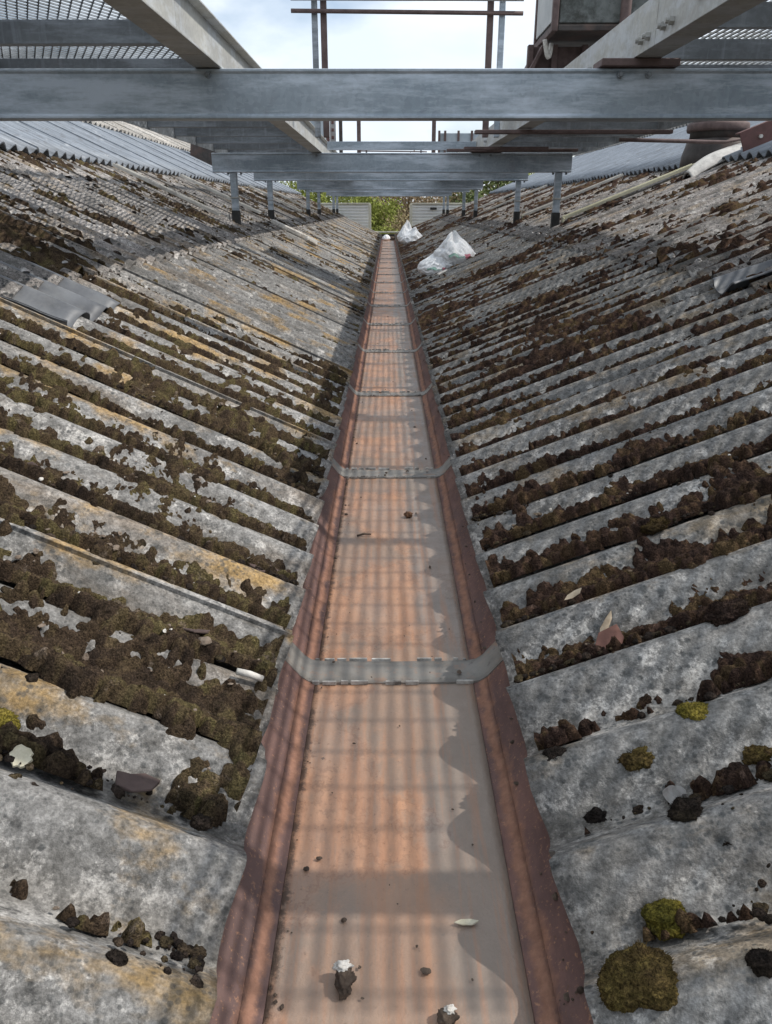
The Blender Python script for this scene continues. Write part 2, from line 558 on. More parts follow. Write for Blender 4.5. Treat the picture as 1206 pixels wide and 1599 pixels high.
M['box_side'] = mat_plain('pale_grey_panel', (0.36, 0.37, 0.37), (0.46, 0.46, 0.45), 6, 0.6, 0.1, 0.2, (0.16, 0.12, 0.10), 0.5)
M['red_oxide'] = mat_plain('red_oxide_steel', (0.10, 0.048, 0.044), (0.15, 0.072, 0.065), 10, 0.65, 0.0, 0.3, (0.10, 0.055, 0.045), 0.6)
M['bluepanel'] = mat_plain('blue_grey_panel', (0.33, 0.38, 0.42), (0.45, 0.50, 0.53), 5, 0.5, 0.2, 0.2, (0.15, 0.16, 0.16), 0.5)
M['white_chip'] = mat_plain('white_chip', (0.48, 0.46, 0.42), (0.64, 0.61, 0.57), 60, 0.85, 0, 0.5, (0.2, 0.16, 0.13), 0.7)
M['dirt_clod'] = mat_plain('dark_clod', (0.045, 0.032, 0.024), (0.11, 0.08, 0.06), 60, 0.95, 0, 0.8, (0.16, 0.12, 0.09), 0.5)
M['leaf_dry'] = mat_plain('dry_leaf', (0.33, 0.25, 0.17), (0.46, 0.38, 0.28), 60, 0.8, 0, 0.3)
M['flake'] = mat_plain('purple_brown_flake', (0.062, 0.042, 0.038), (0.11, 0.078, 0.07), 35, 0.85, 0, 0.5, (0.11, 0.075, 0.07), 0.6)
M['brown_plaster'] = mat_plain('tan_stain_patch', (0.30, 0.18, 0.12), (0.38, 0.24, 0.16), 30, 0.9, 0, 0.3, (0.34, 0.33, 0.31), 0.6)
M['loose'] = mat_plain('pale_loose_fibre_cement', (0.44, 0.43, 0.41), (0.56, 0.55, 0.52), 26, 0.9, 0, 0.6, (0.22, 0.21, 0.2), 0.5)
M['lichen'] = mat_plain('cream_lichen', (0.50, 0.46, 0.34), (0.62, 0.58, 0.46), 120, 0.95, 0, 0.5, (0.4, 0.38, 0.28), 0.4)
M['black_gap'] = mat_plain('black_bitumen_and_gap', (0.03, 0.03, 0.03), (0.05, 0.048, 0.045), 20, 0.8, 0, 0.3)
M['lead_bolt'] = mat_plain('lead_washer', (0.30, 0.29, 0.28), (0.42, 0.41, 0.40), 40, 0.5, 0.5, 0.3, (0.22, 0.12, 0.09), 0.5)
M['brick'] = mat_plain('plain_brick_wall', (0.25, 0.12, 0.08), (0.33, 0.17, 0.12), 30, 0.9, 0, 0.3)


def mat_bag():
    k = NT('white_plastic_sack')
    n = k.noise(26, 4, 0.6)
    col = k.mix(k.ramp(n, [(0.3, 0.0), (0.7, 1.0)]), (0.82, 0.84, 0.86), (0.87, 0.88, 0.89))
    col = k.mix(k.math('MULTIPLY', k.ramp(k.noise(11, 5, 0.7), [(0.62, 0.0), (0.74, 1.0)]), 0.22), col, (0.45, 0.46, 0.46))
    k.b.inputs['Subsurface Weight'].default_value = 0.0
    return k.fin(col, 0.42, 0.0, k.bump(k.noise(60, 4, 0.6, dist=1.5), 0.6, 0.01), 0.5)


M['bag'] = mat_bag()
M['print_green'] = mat_plain('green_print', (0.25, 0.42, 0.36), (0.32, 0.5, 0.42), 60, 0.5, 0, 0.1)
M['print_red'] = mat_plain('pink_red_print', (0.5, 0.16, 0.22), (0.6, 0.25, 0.3), 60, 0.5, 0, 0.1)


def mat_leaf(name, c0, c1, scale=1.5):
    k = NT(name)
    oi = k.noise(scale, 4, 0.6)
    n2 = k.noise(30, 2, 0.5)
    col = k.mix(k.ramp(oi, [(0.35, 0.0), (0.65, 1.0)]), c0, c1)
    col = k.mix(0.6, col, k.ramp(n2, [(0.3, 0.5), (0.7, 1.4)]), 'MULTIPLY')
    return k.fin(col, 0.8, 0.0, None, 0.2)


M['leaf_willow'] = mat_leaf('spring_green_leaves', (0.17, 0.20, 0.04), (0.29, 0.32, 0.075))
M['leaf_green'] = mat_leaf('dull_green_leaves', (0.075, 0.10, 0.035), (0.13, 0.15, 0.05))
M['leaf_tan'] = mat_leaf('tan_dry_twigs', (0.27, 0.215, 0.12), (0.40, 0.34, 0.19))
M['leaf_brown'] = mat_leaf('brown_budding_twigs', (0.20, 0.145, 0.09), (0.30, 0.22, 0.13))
M['bark'] = mat_plain('grey_brown_bark', (0.07, 0.055, 0.04), (0.13, 0.105, 0.08), 20, 0.9, 0, 0.5)


def mat_ground():
    k = NT('rough_grass_ground')
    col = k.mix(k.ramp(k.noise(0.4, 6, 0.65), [(0.35, 0.0), (0.65, 1.0)]), (0.06, 0.075, 0.025), (0.15, 0.13, 0.065))
    return k.fin(col, 0.95, 0, k.bump(k.noise(3, 6), 0.6, 0.1), 0.1)


M['ground'] = mat_ground()

# ------------------------------------------------------------------ ground
GZ = -5.0
g = MB()
nseg = 24
vs = [(-300 + 600 * i / nseg, -200 + 800 * j / nseg, GZ) for j in range(nseg + 1) for i in range(nseg + 1)]
fs = [(j * (nseg + 1) + i, j * (nseg + 1) + i + 1, (j + 1) * (nseg + 1) + i + 1, (j + 1) * (nseg + 1) + i) for j in range(nseg) for i in range(nseg)]
g.add(vs, fs)
tag(g.obj('ground', M['ground']), 'rough grass ground far below the roof', None, None, 'structure')

# ------------------------------------------------------------------ roof geometry functions
PITCH_Y = 0.1345
AMP = 0.0188
YC = 0.422            # a crest
NC = 7
SHW = NC * PITCH_Y
GC = 0.010            # gutter centre in x
ANG = {-1: R(24.5), 1: R(21.5)}
XE = 0.160            # sheet lower edge from gutter centre
ZE = 0.078
Y_START = 0.553 - NC * PITCH_Y
Y_END = 18.55
# side: list of rows (w start, w end, n lift, material)
ca = {s: math.cos(ANG[s]) for s in ANG}
sa = {s: math.sin(ANG[s]) for s in ANG}


def xw(s, x):
    return (x - XE) / ca[s]


ROWS = {-1: [(-0.012, xw(-1, 1.06), 0.0), (xw(-1, 0.95), xw(-1, 2.10), 0.012), (xw(-1, 1.98), xw(-1, 3.15), 0.045), (xw(-1, 3.02), xw(-1, 4.55), 0.075)],
        1: [(-0.012, xw(1, 1.14), 0.0), (xw(1, 1.04), xw(1, 2.42), 0.012), (xw(1, 2.30), xw(1, 4.32), 0.045), (xw(1, 4.18), xw(1, 5.5), 0.075)]}
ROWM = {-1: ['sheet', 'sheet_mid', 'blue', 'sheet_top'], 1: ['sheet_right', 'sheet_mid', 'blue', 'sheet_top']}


LAP = 0.007


def prof_n(y):
    c = np.cos(2 * np.pi * (y - YC) / PITCH_Y)
    return AMP * (c + 0.04 * np.cos(4 * np.pi * (y - YC) / PITCH_Y) - 0.04)


def surf_n(s, row, y, w):
    """height of sheet surface above roof plane"""
    w0, w1, lift = ROWS[s][row]
    f = np.mod((y - Y_START) / SHW, 1.0)
    n = prof_n(y) + LAP * (f if s > 0 else 1 - f)
    if row:
        n = n + lift * (1 - 0.9 * (w - w0) / (w1 - w0)) if row == 1 else n + lift
    return n


def to_world(s, y, w, n):
    X = GC + s * (XE + w * ca[s] - n * sa[s])
    Z = ZE + w * sa[s] + n * ca[s]
    return np.stack([X, np.asarray(y) + 0 * X, Z], -1)


def sheet_mesh(s, row, seed, kacross, nlen, thick=0.0075):
    w0, w1, lift = ROWS[s][row]
    K = kacross
    ny = NC * K + max(2, int(0.42 * K))
    yl = np.arange(ny + 1) * (PITCH_Y / K)
    t = np.linspace(0, 1, nlen + 1)
    rs = np.random.default_rng(seed)
    end = (fbm(yl * 22, yl * 0 + seed, seed, 4) - 0.5) * 0.010
    chip = (fbm(yl * 9, yl * 0 + seed, seed + 5, 3) > 0.68) * 0.007
    Y, T = np.meshgrid(yl, t, indexing='ij')
    Wd = w0 + (w1 - w0) * T
    Wd = Wd + ((end + chip)[:, None]) * (1 - T) ** 6
    fr = np.minimum(yl / SHW, 1.06)[:, None]
    base = prof_n(Y + Y_START) + LAP * (fr if s > 0 else 1 - fr)
    wav = (fbm(Y * 2.2, Wd * 2.2, seed + 9, 2) - 0.5) * 0.006
    if row == 1:
        base = base + lift * (1 - 0.9 * (Wd - w0) / (w1 - w0))
    elif row > 1:
        base = base + lift
    top = base + wav * 0.5
    # blue and upper rows: a sag here and there
    bot = top - thick
    pt = to_world(s, Y, Wd, top).reshape(-1, 3)
    pb = to_world(s, Y, Wd, bot).reshape(-1, 3)
    nn = nlen + 1
    i, j = np.meshgrid(np.arange(ny), np.arange(nlen), indexing='ij')
    a = (i * nn + j).ravel()
    quad = np.stack([a, a + nn, a + nn + 1, a + 1], 1)
    N0 = len(pt)
    q2 = quad[:, ::-1] + N0
    el = []
    # ends
    for jj, flip in ((0, 0), (nlen, 1)):
        ii = np.arange(ny) * nn + jj
        q = np.stack([ii, ii + N0, ii + nn + N0, ii + nn], 1)
        el.append(q[:, ::-1] if flip else q)
    for iy, flip in ((0, 1), (ny, 0)):
        ii = iy * nn + np.arange(nlen)
        q = np.stack([ii, ii + N0, ii + 1 + N0, ii + 1], 1)
        el.append(q[:, ::-1] if flip else q)
    faces = np.concatenate([quad, q2] + el)
    if s < 0:
        faces = faces[:, ::-1]
    faces = faces[:, ::-1]
    pr = np.concatenate([(prof_n(Y + Y_START) / AMP).ravel()] * 2)
    verts = np.concatenate([pt, pb])
    me = np_mesh('corrugated_sheet', verts, faces, True, {'prof': pr})
    # sharp rim: mark the edge faces flat so that the broken ends stay crisp
    nf = len(faces)
    sm = np.ones(nf, bool)
    sm[len(quad) * 2:] = False
    me.polygons.foreach_set('use_smooth', sm)
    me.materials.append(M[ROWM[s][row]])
    return me


n_sheets = int((Y_END - Y_START) / SHW)
Y_END = Y_START + n_sheets * SHW
ROOF = {}
for s in (-1, 1):
    nm = 'left' if s < 0 else 'right'
    lab = {-1: 'old corrugated fibre cement roof slope on the left, sunlit and mossy, falling to the rusty gutter',
           1: 'old corrugated fibre cement roof slope on the right, grey with dark red-brown moss, falling to the gutter'}[s]
    root = empty('corrugated_roof', (GC + s * XE, 0, ZE), lab, 'roof', 'roof slopes either side of the gutter')
    ROOF[s] = root
    off = Vector(root.location)
    for row in range(4):
        near = [sheet_mesh(s, row, 100 * row + 10 * k + (5 if s > 0 else 0), (18 if row == 0 else 12), (36 if row == 0 else 10)) for k in range(3)]
        far = [sheet_mesh(s, row, 100 * row + 10 * k + 57 + (5 if s > 0 else 0), 9, 6) for k in range(3)]
        for i in range(n_sheets):
            yb = i * SHW
            if row >= 2 and yb + SHW < 1.5:
                continue
            me = (near if i < 4 else far)[(i * 7 + row) % 3]
            o = new_obj({2: 'blue_sheet'}.get(row, 'corrugated_sheet'), me, None, root, (-off.x, yb - off.y, -off.z))
            o['label'] = {0: 'grey mossy lower sheet', 1: 'speckled middle sheet', 2: 'blue-grey smoother sheet', 3: 'pale rough upper sheet'}[row]
    # ridge capping
    w0, w1, lift = ROWS[s][3]
    for i in range(n_sheets):
        yb = Y_START + i * SHW
        if yb < 3:
            continue
        b = MB()
        p = to_world(s, np.zeros(1), np.array([w1 - 0.12]), np.array([lift + 0.035]))[0]
        q = to_world(s, np.zeros(1), np.array([w1]), np.array([lift + 0.06]))[0]
        px, pz, qx, qz = p[0], p[2], q[0], q[2]
        rx = qx + (qx - px) * 0.9
        b.prism([(px, pz), (qx, qz), (rx, pz + 0.01), (rx, pz - 0.005), (qx, qz - 0.02), (px, pz - 0.015)], 'Y', yb + 0.006, yb + SHW - 0.006)
        o = b.obj('ridge_cap', M['sheet_top'], root)
        o.location = -off
    # hook bolts with washers on the crests of the first two laps
    bw = MB()
    for k in range(10):
        a0, a1 = 2 * math.pi * k / 10, 2 * math.pi * (k + 1) / 10
    bm = bmesh.new()
    for r0, r1, h0, h1, sg_ in ((0.013, 0.011, -0.004, 0.003, 14), (0.0075, 0.006, 0.003, 0.009, 6)):
        bmesh.ops.create_cone(bm, cap_ends=True, segments=sg_, radius1=r0, radius2=r1, depth=h1 - h0, matrix=Matrix.Translation((0, 0, (h0 + h1) / 2)))
    bme = bpy.data.meshes.new('fixing_bolt')
    bm.to_mesh(bme)
    bm.free()
    bme.materials.append(M['lead_bolt'])
    spots = []
    if s > 0:
        spots.append((0.607, xw(1, 0.283 - GC)))
    for i in range(1, n_sheets):
        for c in (1, 4, 6):
            y = YC + (i * NC + c) * PITCH_Y
            if y < 11 and y > 1.6:
                spots.append((y, ROWS[s][1][0] + 0.06))
    for (y, w) in spots:
        row = 1 if w > ROWS[s][1][0] else 0
        n = float(surf_n(s, row, np.array(y), np.array(w))) + 0.004
        p = to_world(s, np.array([y]), np.array([w]), np.array([n]))[0]
        o = new_obj('fixing_bolt', bme, None, root, Vector(p) - off)
        o.rotation_euler = (0, -s * ANG[s], random.random() * 3)


def on_roof(s, x, y, extra=0.0, row=0):
    """world point on the sheet surface at plan position"""
    w = (abs(x - GC) - XE) / ca[s]
    n = float(surf_n(s, row, np.array(y), np.array(w))) + extra
    return Vector(to_world(s, np.array([y]), np.array([w]), np.array([n]))[0])


# ------------------------------------------------------------------ valley gutter
GUT = empty('valley_gutter', (GC, 0, 0), 'long rusty valley gutter running away between the two mossy roof slopes', 'gutter')
SEC = 0.935
J0 = 0.995
FH, LH, LZ = 0.127, 0.163, 0.046


def gutter_section():
    b_floor, b_side, b_fold = MB(), MB(), MB()
    prof = [(-FH + 0.012, 0.0), (-FH, 0.002), (-FH - 0.012, 0.011), (-LH, LZ), (-LH - 0.004, LZ + 0.004), (-LH - 0.06, LZ + 0.006)]
    y0, y1 = 0.002, SEC - 0.002
    return y0, y1


ny = 40
ys = np.linspace(0.001, SEC - 0.001, ny + 1)


def strip_mesh(name, xs, zs, mat, jitter=0.0, seed=0, thick=0.004, yr=None):
    yy = ys if yr is None else np.linspace(yr[0], yr[1], 5)
    xs = np.array(xs, float)
    zs = np.array(zs, float)
    X = np.tile(xs[:, None], (1, len(yy)))
    Z = np.tile(zs[:, None], (1, len(yy)))
    Y = np.tile(yy[None, :], (len(xs), 1))
    if jitter:
        nz = (fbm(Y * 14, X * 14, seed, 3) - 0.5) * jitter
        Z = Z + nz
    pt = np.stack([X, Y, Z], -1).reshape(-1, 3)
    pb = pt - np.array([0, 0, thick])
    nn = len(yy)
    i, j = np.meshgrid(np.arange(len(xs) - 1), np.arange(nn - 1), indexing='ij')
    a = (i * nn + j).ravel()
    q = np.stack([a, a + nn, a + nn + 1, a + 1], 1)
    N0 = len(pt)
    el = []
    for ii, fl in ((0, 0), (len(xs) - 1, 1)):
        e = ii * nn + np.arange(nn - 1)
        e = np.stack([e, e + 1, e + 1 + N0, e + N0], 1)
        el.append(e[:, ::-1] if fl else e)
    for jj, fl in ((0, 1), (nn - 1, 0)):
        e = np.arange(len(xs) - 1) * nn + jj
        e = np.stack([e, e + nn, e + nn + N0, e + N0], 1)
        el.append(e if fl else e[:, ::-1])
    me = np_mesh(name, np.concatenate([pt, pb]), np.concatenate([q, q[:, ::-1] + N0] + el), True)
    sm = np.ones(len(me.polygons), bool)
    sm[2 * len(q):] = False
    me.polygons.foreach_set('use_smooth', sm)
    me.materials.append(mat)
    return me


xs_f = np.linspace(-FH + 0.010, FH - 0.010, 24)
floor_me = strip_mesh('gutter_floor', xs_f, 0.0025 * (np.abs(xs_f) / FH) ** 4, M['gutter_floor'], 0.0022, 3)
fold_me = {}
side_me = {}
for s in (-1, 1):
    xx = [s * (FH - 0.0095), s * (FH - 0.004), s * (FH + 0.003), s * (FH + 0.010)]
    zz = [0.0022, 0.0035, 0.0075, 0.0130]
    if s < 0:
        xx, zz = xx[::-1], zz[::-1]
    fold_me[s] = strip_mesh('gutter_fold', xx, zz, M['gutter_side'], 0.0015, 8)
    xx = list(np.linspace(FH + 0.0100, LH, 8)) + [LH + 0.004, LH + 0.05]
    zz = list(np.linspace(0.0130, LZ, 8)) + [LZ + 0.003, LZ + 0.004]
    xx = [s * v for v in xx]
    if s < 0:
        xx, zz = xx[::-1], zz[::-1]
    side_me[s] = strip_mesh('gutter_side', xx, zz, M['gutter_side'], 0.003, 5)
JT = 0.0018
jx = [-LH - 0.004, -LH, -FH - 0.010, -FH, -FH + 0.012, -0.06, 0, 0.06, FH - 0.012, FH, FH + 0.010, LH, LH + 0.004]
jz = [LZ + 0.004, LZ, 0.0130, 0.0055, 0.003, 0.0015, 0.001, 0.0015, 0.003, 0.0055, 0.0130, LZ, LZ + 0.004]
jz = [z + JT for z in jz]
joint_me = strip_mesh('joint_strip', jx, jz, M['joint'], 0.0025, 12, 0.006, (-0.034, 0.034))
seal = MB()
rs = random.Random(3)
for e in (-0.0355, 0.0355):
    x = -FH + 0.006
    while x < FH - 0.006:
        L = rs.uniform(0.004, 0.03)
        if rs.random() < 0.7:
            y = e + rs.uniform(-0.001, 0.001)
            seal.box(x, min(x + L, FH - 0.006), y - 0.0016, y + 0.0016, 0.001, 0.0075)
        x += L + rs.uniform(0.0, 0.008)
seal_me = seal.mesh('sealant_bead', mat_plain('cracked_white_sealant', (0.10, 0.09, 0.08), (0.62, 0.60, 0.56), 28, 0.7, 0, 0.4), 0.0005)
k0, k1 = -1, 19
for k in range(k0, k1):
    y = J0 + (k - 0) * SEC
    if y > 18.2:
        break
    sec = empty('gutter_section', (0, y, 0))
    sec.parent = GUT
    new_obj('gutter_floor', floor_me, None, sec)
    for s in (-1, 1):
        new_obj('gutter_fold', fold_me[s], None, sec)
        new_obj('gutter_side', side_me[s], None, sec)
    if k > k0:
        jo = new_obj('joint_strip', joint_me, None, GUT, (0, y, 0))
        jo.rotation_euler = (0, 0, random.uniform(-0.012, 0.012))
        jo.scale = (1, random.uniform(0.85, 1.12), 1)
        new_obj('sealant_bead', seal_me, None, jo)['kind'] = 'stuff'
y_gend = J0 + (k - 1) * SEC + SEC if y > 18.2 else y + SEC
b = MB()
b.prism([(-LH, LZ), (-FH, 0.0), (FH, 0.0), (LH, LZ), (LH + 0.02, 0.10), (-LH - 0.02, 0.10)], 'Y', y_gend, y_gend + 0.02)
b.obj('stop_end', M['black_gap'], GUT)  # stop end painted black to stand for the dark gap under the sill

# ------------------------------------------------------------------ moss (uncountable ground cover)
_lp = rng.random((4000, 2))


def lumps(y, w, sc, seed):
    """rounded cushions: 1 at cushion centre falling to 0"""
    X = y * sc + seed * 3.7
    Y = w * sc + seed * 1.3
    xi = np.floor(X).astype(int)
    yi = np.floor(Y).astype(int)
    best = np.full(X.shape, 9.0)
    tone = np.zeros(X.shape)
    for dx in (-1, 0, 1):
        for dy in (-1, 0, 1):
            cx, cy = xi + dx, yi + dy
            h = (cx * 7349 + cy * 9151 + seed * 131) % 4000
            px = cx + _lp[h, 0]
            py = cy + _lp[h, 1]
            d2 = (X - px) ** 2 + (Y - py) ** 2
            tone = np.where(d2 < best, _lp[(h * 7 + 3) % 4000, 0], tone)
            best = np.minimum(best, d2)
    return np.sqrt(np.clip(1 - best / 0.5, 0, 1)), tone


def sstep(a, b, x):
    t = np.clip((x - a) / (b - a), 0, 1)
    return t * t * (3 - 2 * t)


def dens(s, y, w):
    if s < 0:
        d = -0.10 + 0.76 * sstep(0.60, 0.68, y) * (1 - 0.95 * sstep(2.3, 3.4, y))
        d = d + 0.10 * np.exp(-(w / 0.3) ** 2) * sstep(0.6, 0.7, y)
        d = d + 0.30 * np.exp(-(w / 0.16) ** 2) * sstep(2.8, 3.4, y)
        d = d + 0.10 * sstep(1.0, 1.2, y) * (1 - sstep(2.3, 3.0, y)) * sstep(0.3, 0.8, w)
        d = d + sstep(0.82, 1.0, w) * 0.10 * sstep(2.4, 3.4, y)
    else:
        d = 0.12 + 0.22 * sstep(0.62, 0.76, y) - 0.10 * sstep(2.6, 4.0, y)
        d = d + 0.50 * sstep(0.72, 0.95, y) * (1 - sstep(2.6, 4.2, y)) * (1 - 0.6 * sstep(0.30, 0.80, w))
        d = d + 0.16 * np.exp(-(w / 0.30) ** 2) * sstep(0.8, 1.0, y)
        d = d + 0.22 * np.exp(-(w / 0.33) ** 2) * sstep(2.3, 3.2, y) * (1 - 0.5 * sstep(6, 9, y))
        d = d - sstep(0.9, 1.1, w) * 0.14
    return d


def cover(s, y, w):
    n = fbm(y * 3.0, w * 2.2, 21 + s, 5)
    nf = fbm(y * 24, w * 17, 31 + s, 3)
    hi = fbm(y * 70, w * 58, 37 + s, 2)
    strip = vnoise(np.floor((y - YC) / PITCH_Y) * 3.71, y * 0 + 0.5, 41 + s)
    p = prof_n(y + 0.015) / AMP * 0.5 + 0.5
    far = sstep(0.85, 1.05, w)
    patch = (sstep(1.86, 1.93, y) * (1 - sstep(2.3, 2.36, y)) if s < 0 else sstep(2.24, 2.3, y) * (1 - sstep(2.5, 2.58, y))) * sstep(0.66, 0.72, w)
    return dens(s, y, w) + 2.1 * (n - 0.5) + (1.35 + 0.3 * far) * (nf - 0.5) + 0.45 * (hi - 0.5) + 0.42 * (strip - 0.5) - (0.95 - 0.35 * far) * p - 0.15 - 0.9 * patch


def moss_grid(s, row, yr, wr, dy, dw, seed, hscale=1.0):
    y = np.arange(yr[0], yr[1], dy)
    w = np.arange(wr[0], wr[1], dw)
    Y, Wd = np.meshgrid(y, w, indexing='ij')
    Y = Y + (fbm(Y * 40, Wd * 40, seed, 2) - .5) * dy * 1.2
    wy = Y + (fbm(Y * 25, Wd * 25, seed + 11, 2) - .5) * 0.014
    ww = Wd + (fbm(Y * 25, Wd * 25, seed + 12, 2) - .5) * 0.014
    l1, t1 = lumps(wy, ww, 33, seed)
    l2, t2 = lumps(wy, ww, 72, seed + 3)
    c = cover(s, Y, Wd) + 0.32 * (l2 - 0.62) + 0.26 * (l1 - 0.62)
    rise = np.sqrt(np.clip(c / 0.20, 0, 1))
    big = fbm(Y * 9, Wd * 9, seed + 6, 2)
    th = hscale * (rise * (0.002 + 0.009 * l1 * (0.35 + big) + 0.0075 * l2 + 0.006 * fbm(Y * 60, Wd * 60, seed + 4, 3) + 0.0042 * (rng.random(Y.shape) - 0.5) + 0.005 * (fbm(Y * 150, Wd * 150, seed + 14, 2) - 0.5)) + np.where(c > 0, 0.0, -0.006))
    tone = np.clip(0.5 * t1 + 0.5 * t2 + 0.6 * (fbm(Y * 5, Wd * 5, seed + 8, 3) - 0.5), 0, 1)
    n = surf_n(s, row, Y, Wd) + th
    P = to_world(s, Y, Wd, n)
    nn = len(w)
    i, j = np.meshgrid(np.arange(len(y) - 1), np.arange(nn - 1), indexing='ij')
    keep = np.maximum(np.maximum(c[:-1, :-1], c[1:, :-1]), np.maximum(c[:-1, 1:], c[1:, 1:])) > 0
    a = (i * nn + j)[keep]
    q = np.stack([a, a + 1, a + nn + 1, a + nn], 1)
    if s > 0:
        q = q[:, ::-1]
    used, inv = np.unique(q, return_inverse=True)
    return P.reshape(-1, 3)[used], inv.reshape(q.shape), tone.reshape(-1)[used]


def blobs(s, row, yr, wr, N, r0, r1, crange, seed, power=1.0, sub_px=(6.5,), bias=None):
    """little cushions, denser near the camera, as arrays (verts, tris)"""
    rg = np.random.default_rng(seed)
    V, F, T = [], [], []
    tot = 0
    y = yr[0] + (yr[1] - yr[0]) * rg.random(N * 12) ** power
    w = wr[0] + (wr[1] - wr[0]) * rg.random(N * 12) ** (1.0 if bias is None else bias)
    c = cover(s, y, w) + 0.25 * prof_n(y) / AMP * 0.5
    clump = fbm(y * 7, w * 7, seed + 2, 3)
    ok = (c > crange[0]) & (c < crange[1]) & (clump + 0.18 * rg.random(N * 12) > 0.55)
    y, w = y[ok][:N], w[ok][:N]
    r = r0 + (r1 - r0) * rg.random(len(y)) ** 2.4
    nn = surf_n(s, row, y, w)
    P = to_world(s, y, w, nn)
    for k in range(len(y)):
        px = r[k] * 770 / max(0.5, math.hypot(P[k, 1], P[k, 0]))
        sub = 3 if px > 6.5 else 2 if px > 3.2 else 1
        v, f = ico(sub)
        o_ = rg.random(3) * 50
        dd = 1 + 0.9 * (fbm(v[:, 0] * 1.6 + o_[0] + v[:, 2], v[:, 1] * 1.6 + o_[1] - v[:, 2], k % 40, 2) - 0.5)
        v = v * (dd + 0.16 * (rg.random(len(v)) - 0.5))[:, None]
        sc = np.array([1 + .5 * (rg.random() - .5), 1 + .5 * (rg.random() - .5), 0.40 + 0.28 * rg.random()]) * r[k]
        v = v * sc
        th = rg.random() * 6.28
        cx, sx = math.cos(th), math.sin(th)
        v = np.stack([v[:, 0] * cx - v[:, 1] * sx, v[:, 0] * sx + v[:, 1] * cx, v[:, 2]], 1)
        # tilt to slope
        a = -s * ANG[s]
        v = np.stack([v[:, 0] * math.cos(a) + v[:, 2] * math.sin(a), v[:, 1], -v[:, 0] * math.sin(a) + v[:, 2] * math.cos(a)], 1)
        V.append(v + P[k])
        F.append(f + tot)
        T.append(np.full(len(v), rg.random()))
        tot += len(v)
    return np.concatenate(V), np.concatenate(F), np.concatenate(T)


def join_parts(parts):
    V, F, T, b = [], [], [], 0
    for v, f, t in parts:
        V.append(v)
        F.append(f + b)
        T.append(t)
        b += len(v)
    return np.concatenate(V), np.concatenate(F), np.concatenate(T)


for s in (-1, 1):
    side = 'left' if s < 0 else 'right'
    w1 = ROWS[s][1][0]
    w2 = ROWS[s][2][0]
    gr = [moss_grid(s, 0, (0.30, 1.72), (0.003, min(w1, 0.78)), 0.0026, 0.0034, 3),
          moss_grid(s, 0, (1.715, 3.6), (0.004, w1), 0.0045, 0.0065, 3),
          moss_grid(s, 0, (3.6, 9.0), (0.004, w1), 0.0095, 0.014, 5, 1.15),
          moss_grid(s, 0, (9.0, 18.4), (0.004, w1), 0.019, 0.03, 6, 1.3),
          moss_grid(s, 1, (1.4, 8.0), (w1 + 0.01, w2), 0.010, 0.015, 7, 1.2),
          moss_grid(s, 1, (8.0, 18.4), (w1 + 0.01, w2), 0.020, 0.03, 8, 1.4)]
    V, F, T = join_parts(gr)
    me = np_mesh('moss_carpet', V, F, True, {'tone': T})
    o = new_obj('moss_carpet', me, M['moss_left' if s < 0 else 'moss_right'])
    tag(o, {-1: 'brown and olive moss filling the troughs of the left roof', 1: 'dark red-brown moss filling the troughs of the right roof'}[s], 'moss', None, 'stuff')
    bl = [blobs(s, 0, (0.36, 3.4), (0.004, w1), 5200, 0.0012, 0.0066, (-0.62, 0.02), 51 + s, 0.75, bias=1.8),
          blobs(s, 0, (3.2, 11.0), (0.004, w1), 3000, 0.004, 0.014, (-0.6, 0.02), 61 + s, 0.8, bias=1.6),
          blobs(s, 1, (1.5, 12.0), (w1 + 0.01, w2), 3200, 0.006, 0.020, (-0.5, 0.1), 71 + s, 0.9)]
    V, F, T = join_parts(bl)
    me = np_mesh('moss_tufts', V, F, True, {'tone': T})
    o = new_obj('moss_tufts', me, M['moss_dot'])
    tag(o, {-1: 'small blackish moss tufts dotted over the left roof', 1: 'small blackish moss tufts dotted over the right roof'}[s], 'moss', None, 'stuff')


# single cushions one can point to
def cushion(x, y, r, s, m, label, squash=0.50, row=0):
    r = r * 0.88
    v, f = ico(5)
    sd = int(abs(x * 1000) + y * 1000)
    rg = np.random.default_rng(sd)
    dsp = 1 + 0.30 * (fbm(v[:, 0] * 2.2 + 9, v[:, 1] * 2.2 + v[:, 2] * 1.7, sd % 50, 3) - 0.5) * 1.4
    ph = fbm(v[:, 0] * 11 + 5 * v[:, 2], v[:, 1] * 11 - 4 * v[:, 2], sd % 37, 3)
    dsp = dsp + 0.26 * (ph - 0.5) + 0.06 * (rg.random(len(v)) - 0.5)
    dsp = dsp * (1 + 0.5 * (fbm(v[:, 0] * 1.3 + sd % 13, v[:, 1] * 1.3 + v[:, 2], sd % 31, 2) - 0.5))
    vv = v * dsp[:, None] * np.array([r * 1.15, r * 0.95, r * squash])
    # short upright shoots
    sel = rg.choice(len(v), min(700, len(v)), replace=False)
    sv, sf = [], []
    n0 = len(vv)
    for k, i in enumerate(sel):
        if v[i, 2] < -0.2:
            continue
        d = v[i] + (rg.random(3) - 0.5) * 0.7
        d /= np.linalg.norm(d)
        t1 = np.cross(d, [0.3, 0.7, 0.2])
        t1 /= np.linalg.norm(t1)
        ln = r * (0.09 + 0.12 * rg.random())
        wd = r * 0.022
        b = len(sv)
        sv += [vv[i] - t1 * wd, vv[i] + t1 * wd, vv[i] + d * ln]
        sf.append([n0 + b, n0 + b + 1, n0 + b + 2])
    vv = np.concatenate([vv, np.array(sv)])
    f = np.concatenate([f, np.array(sf)])
    me = np_mesh('moss_cushion', vv, f, True)
    p = on_roof(s, x, y, r * 0.18, row)
    o = new_obj('moss_cushion', me, m, None, p)
    o.rotation_euler = (0, -s * ANG[s], 0)
    return tag(o, label, 'moss clump', 'moss cushions on the roof')


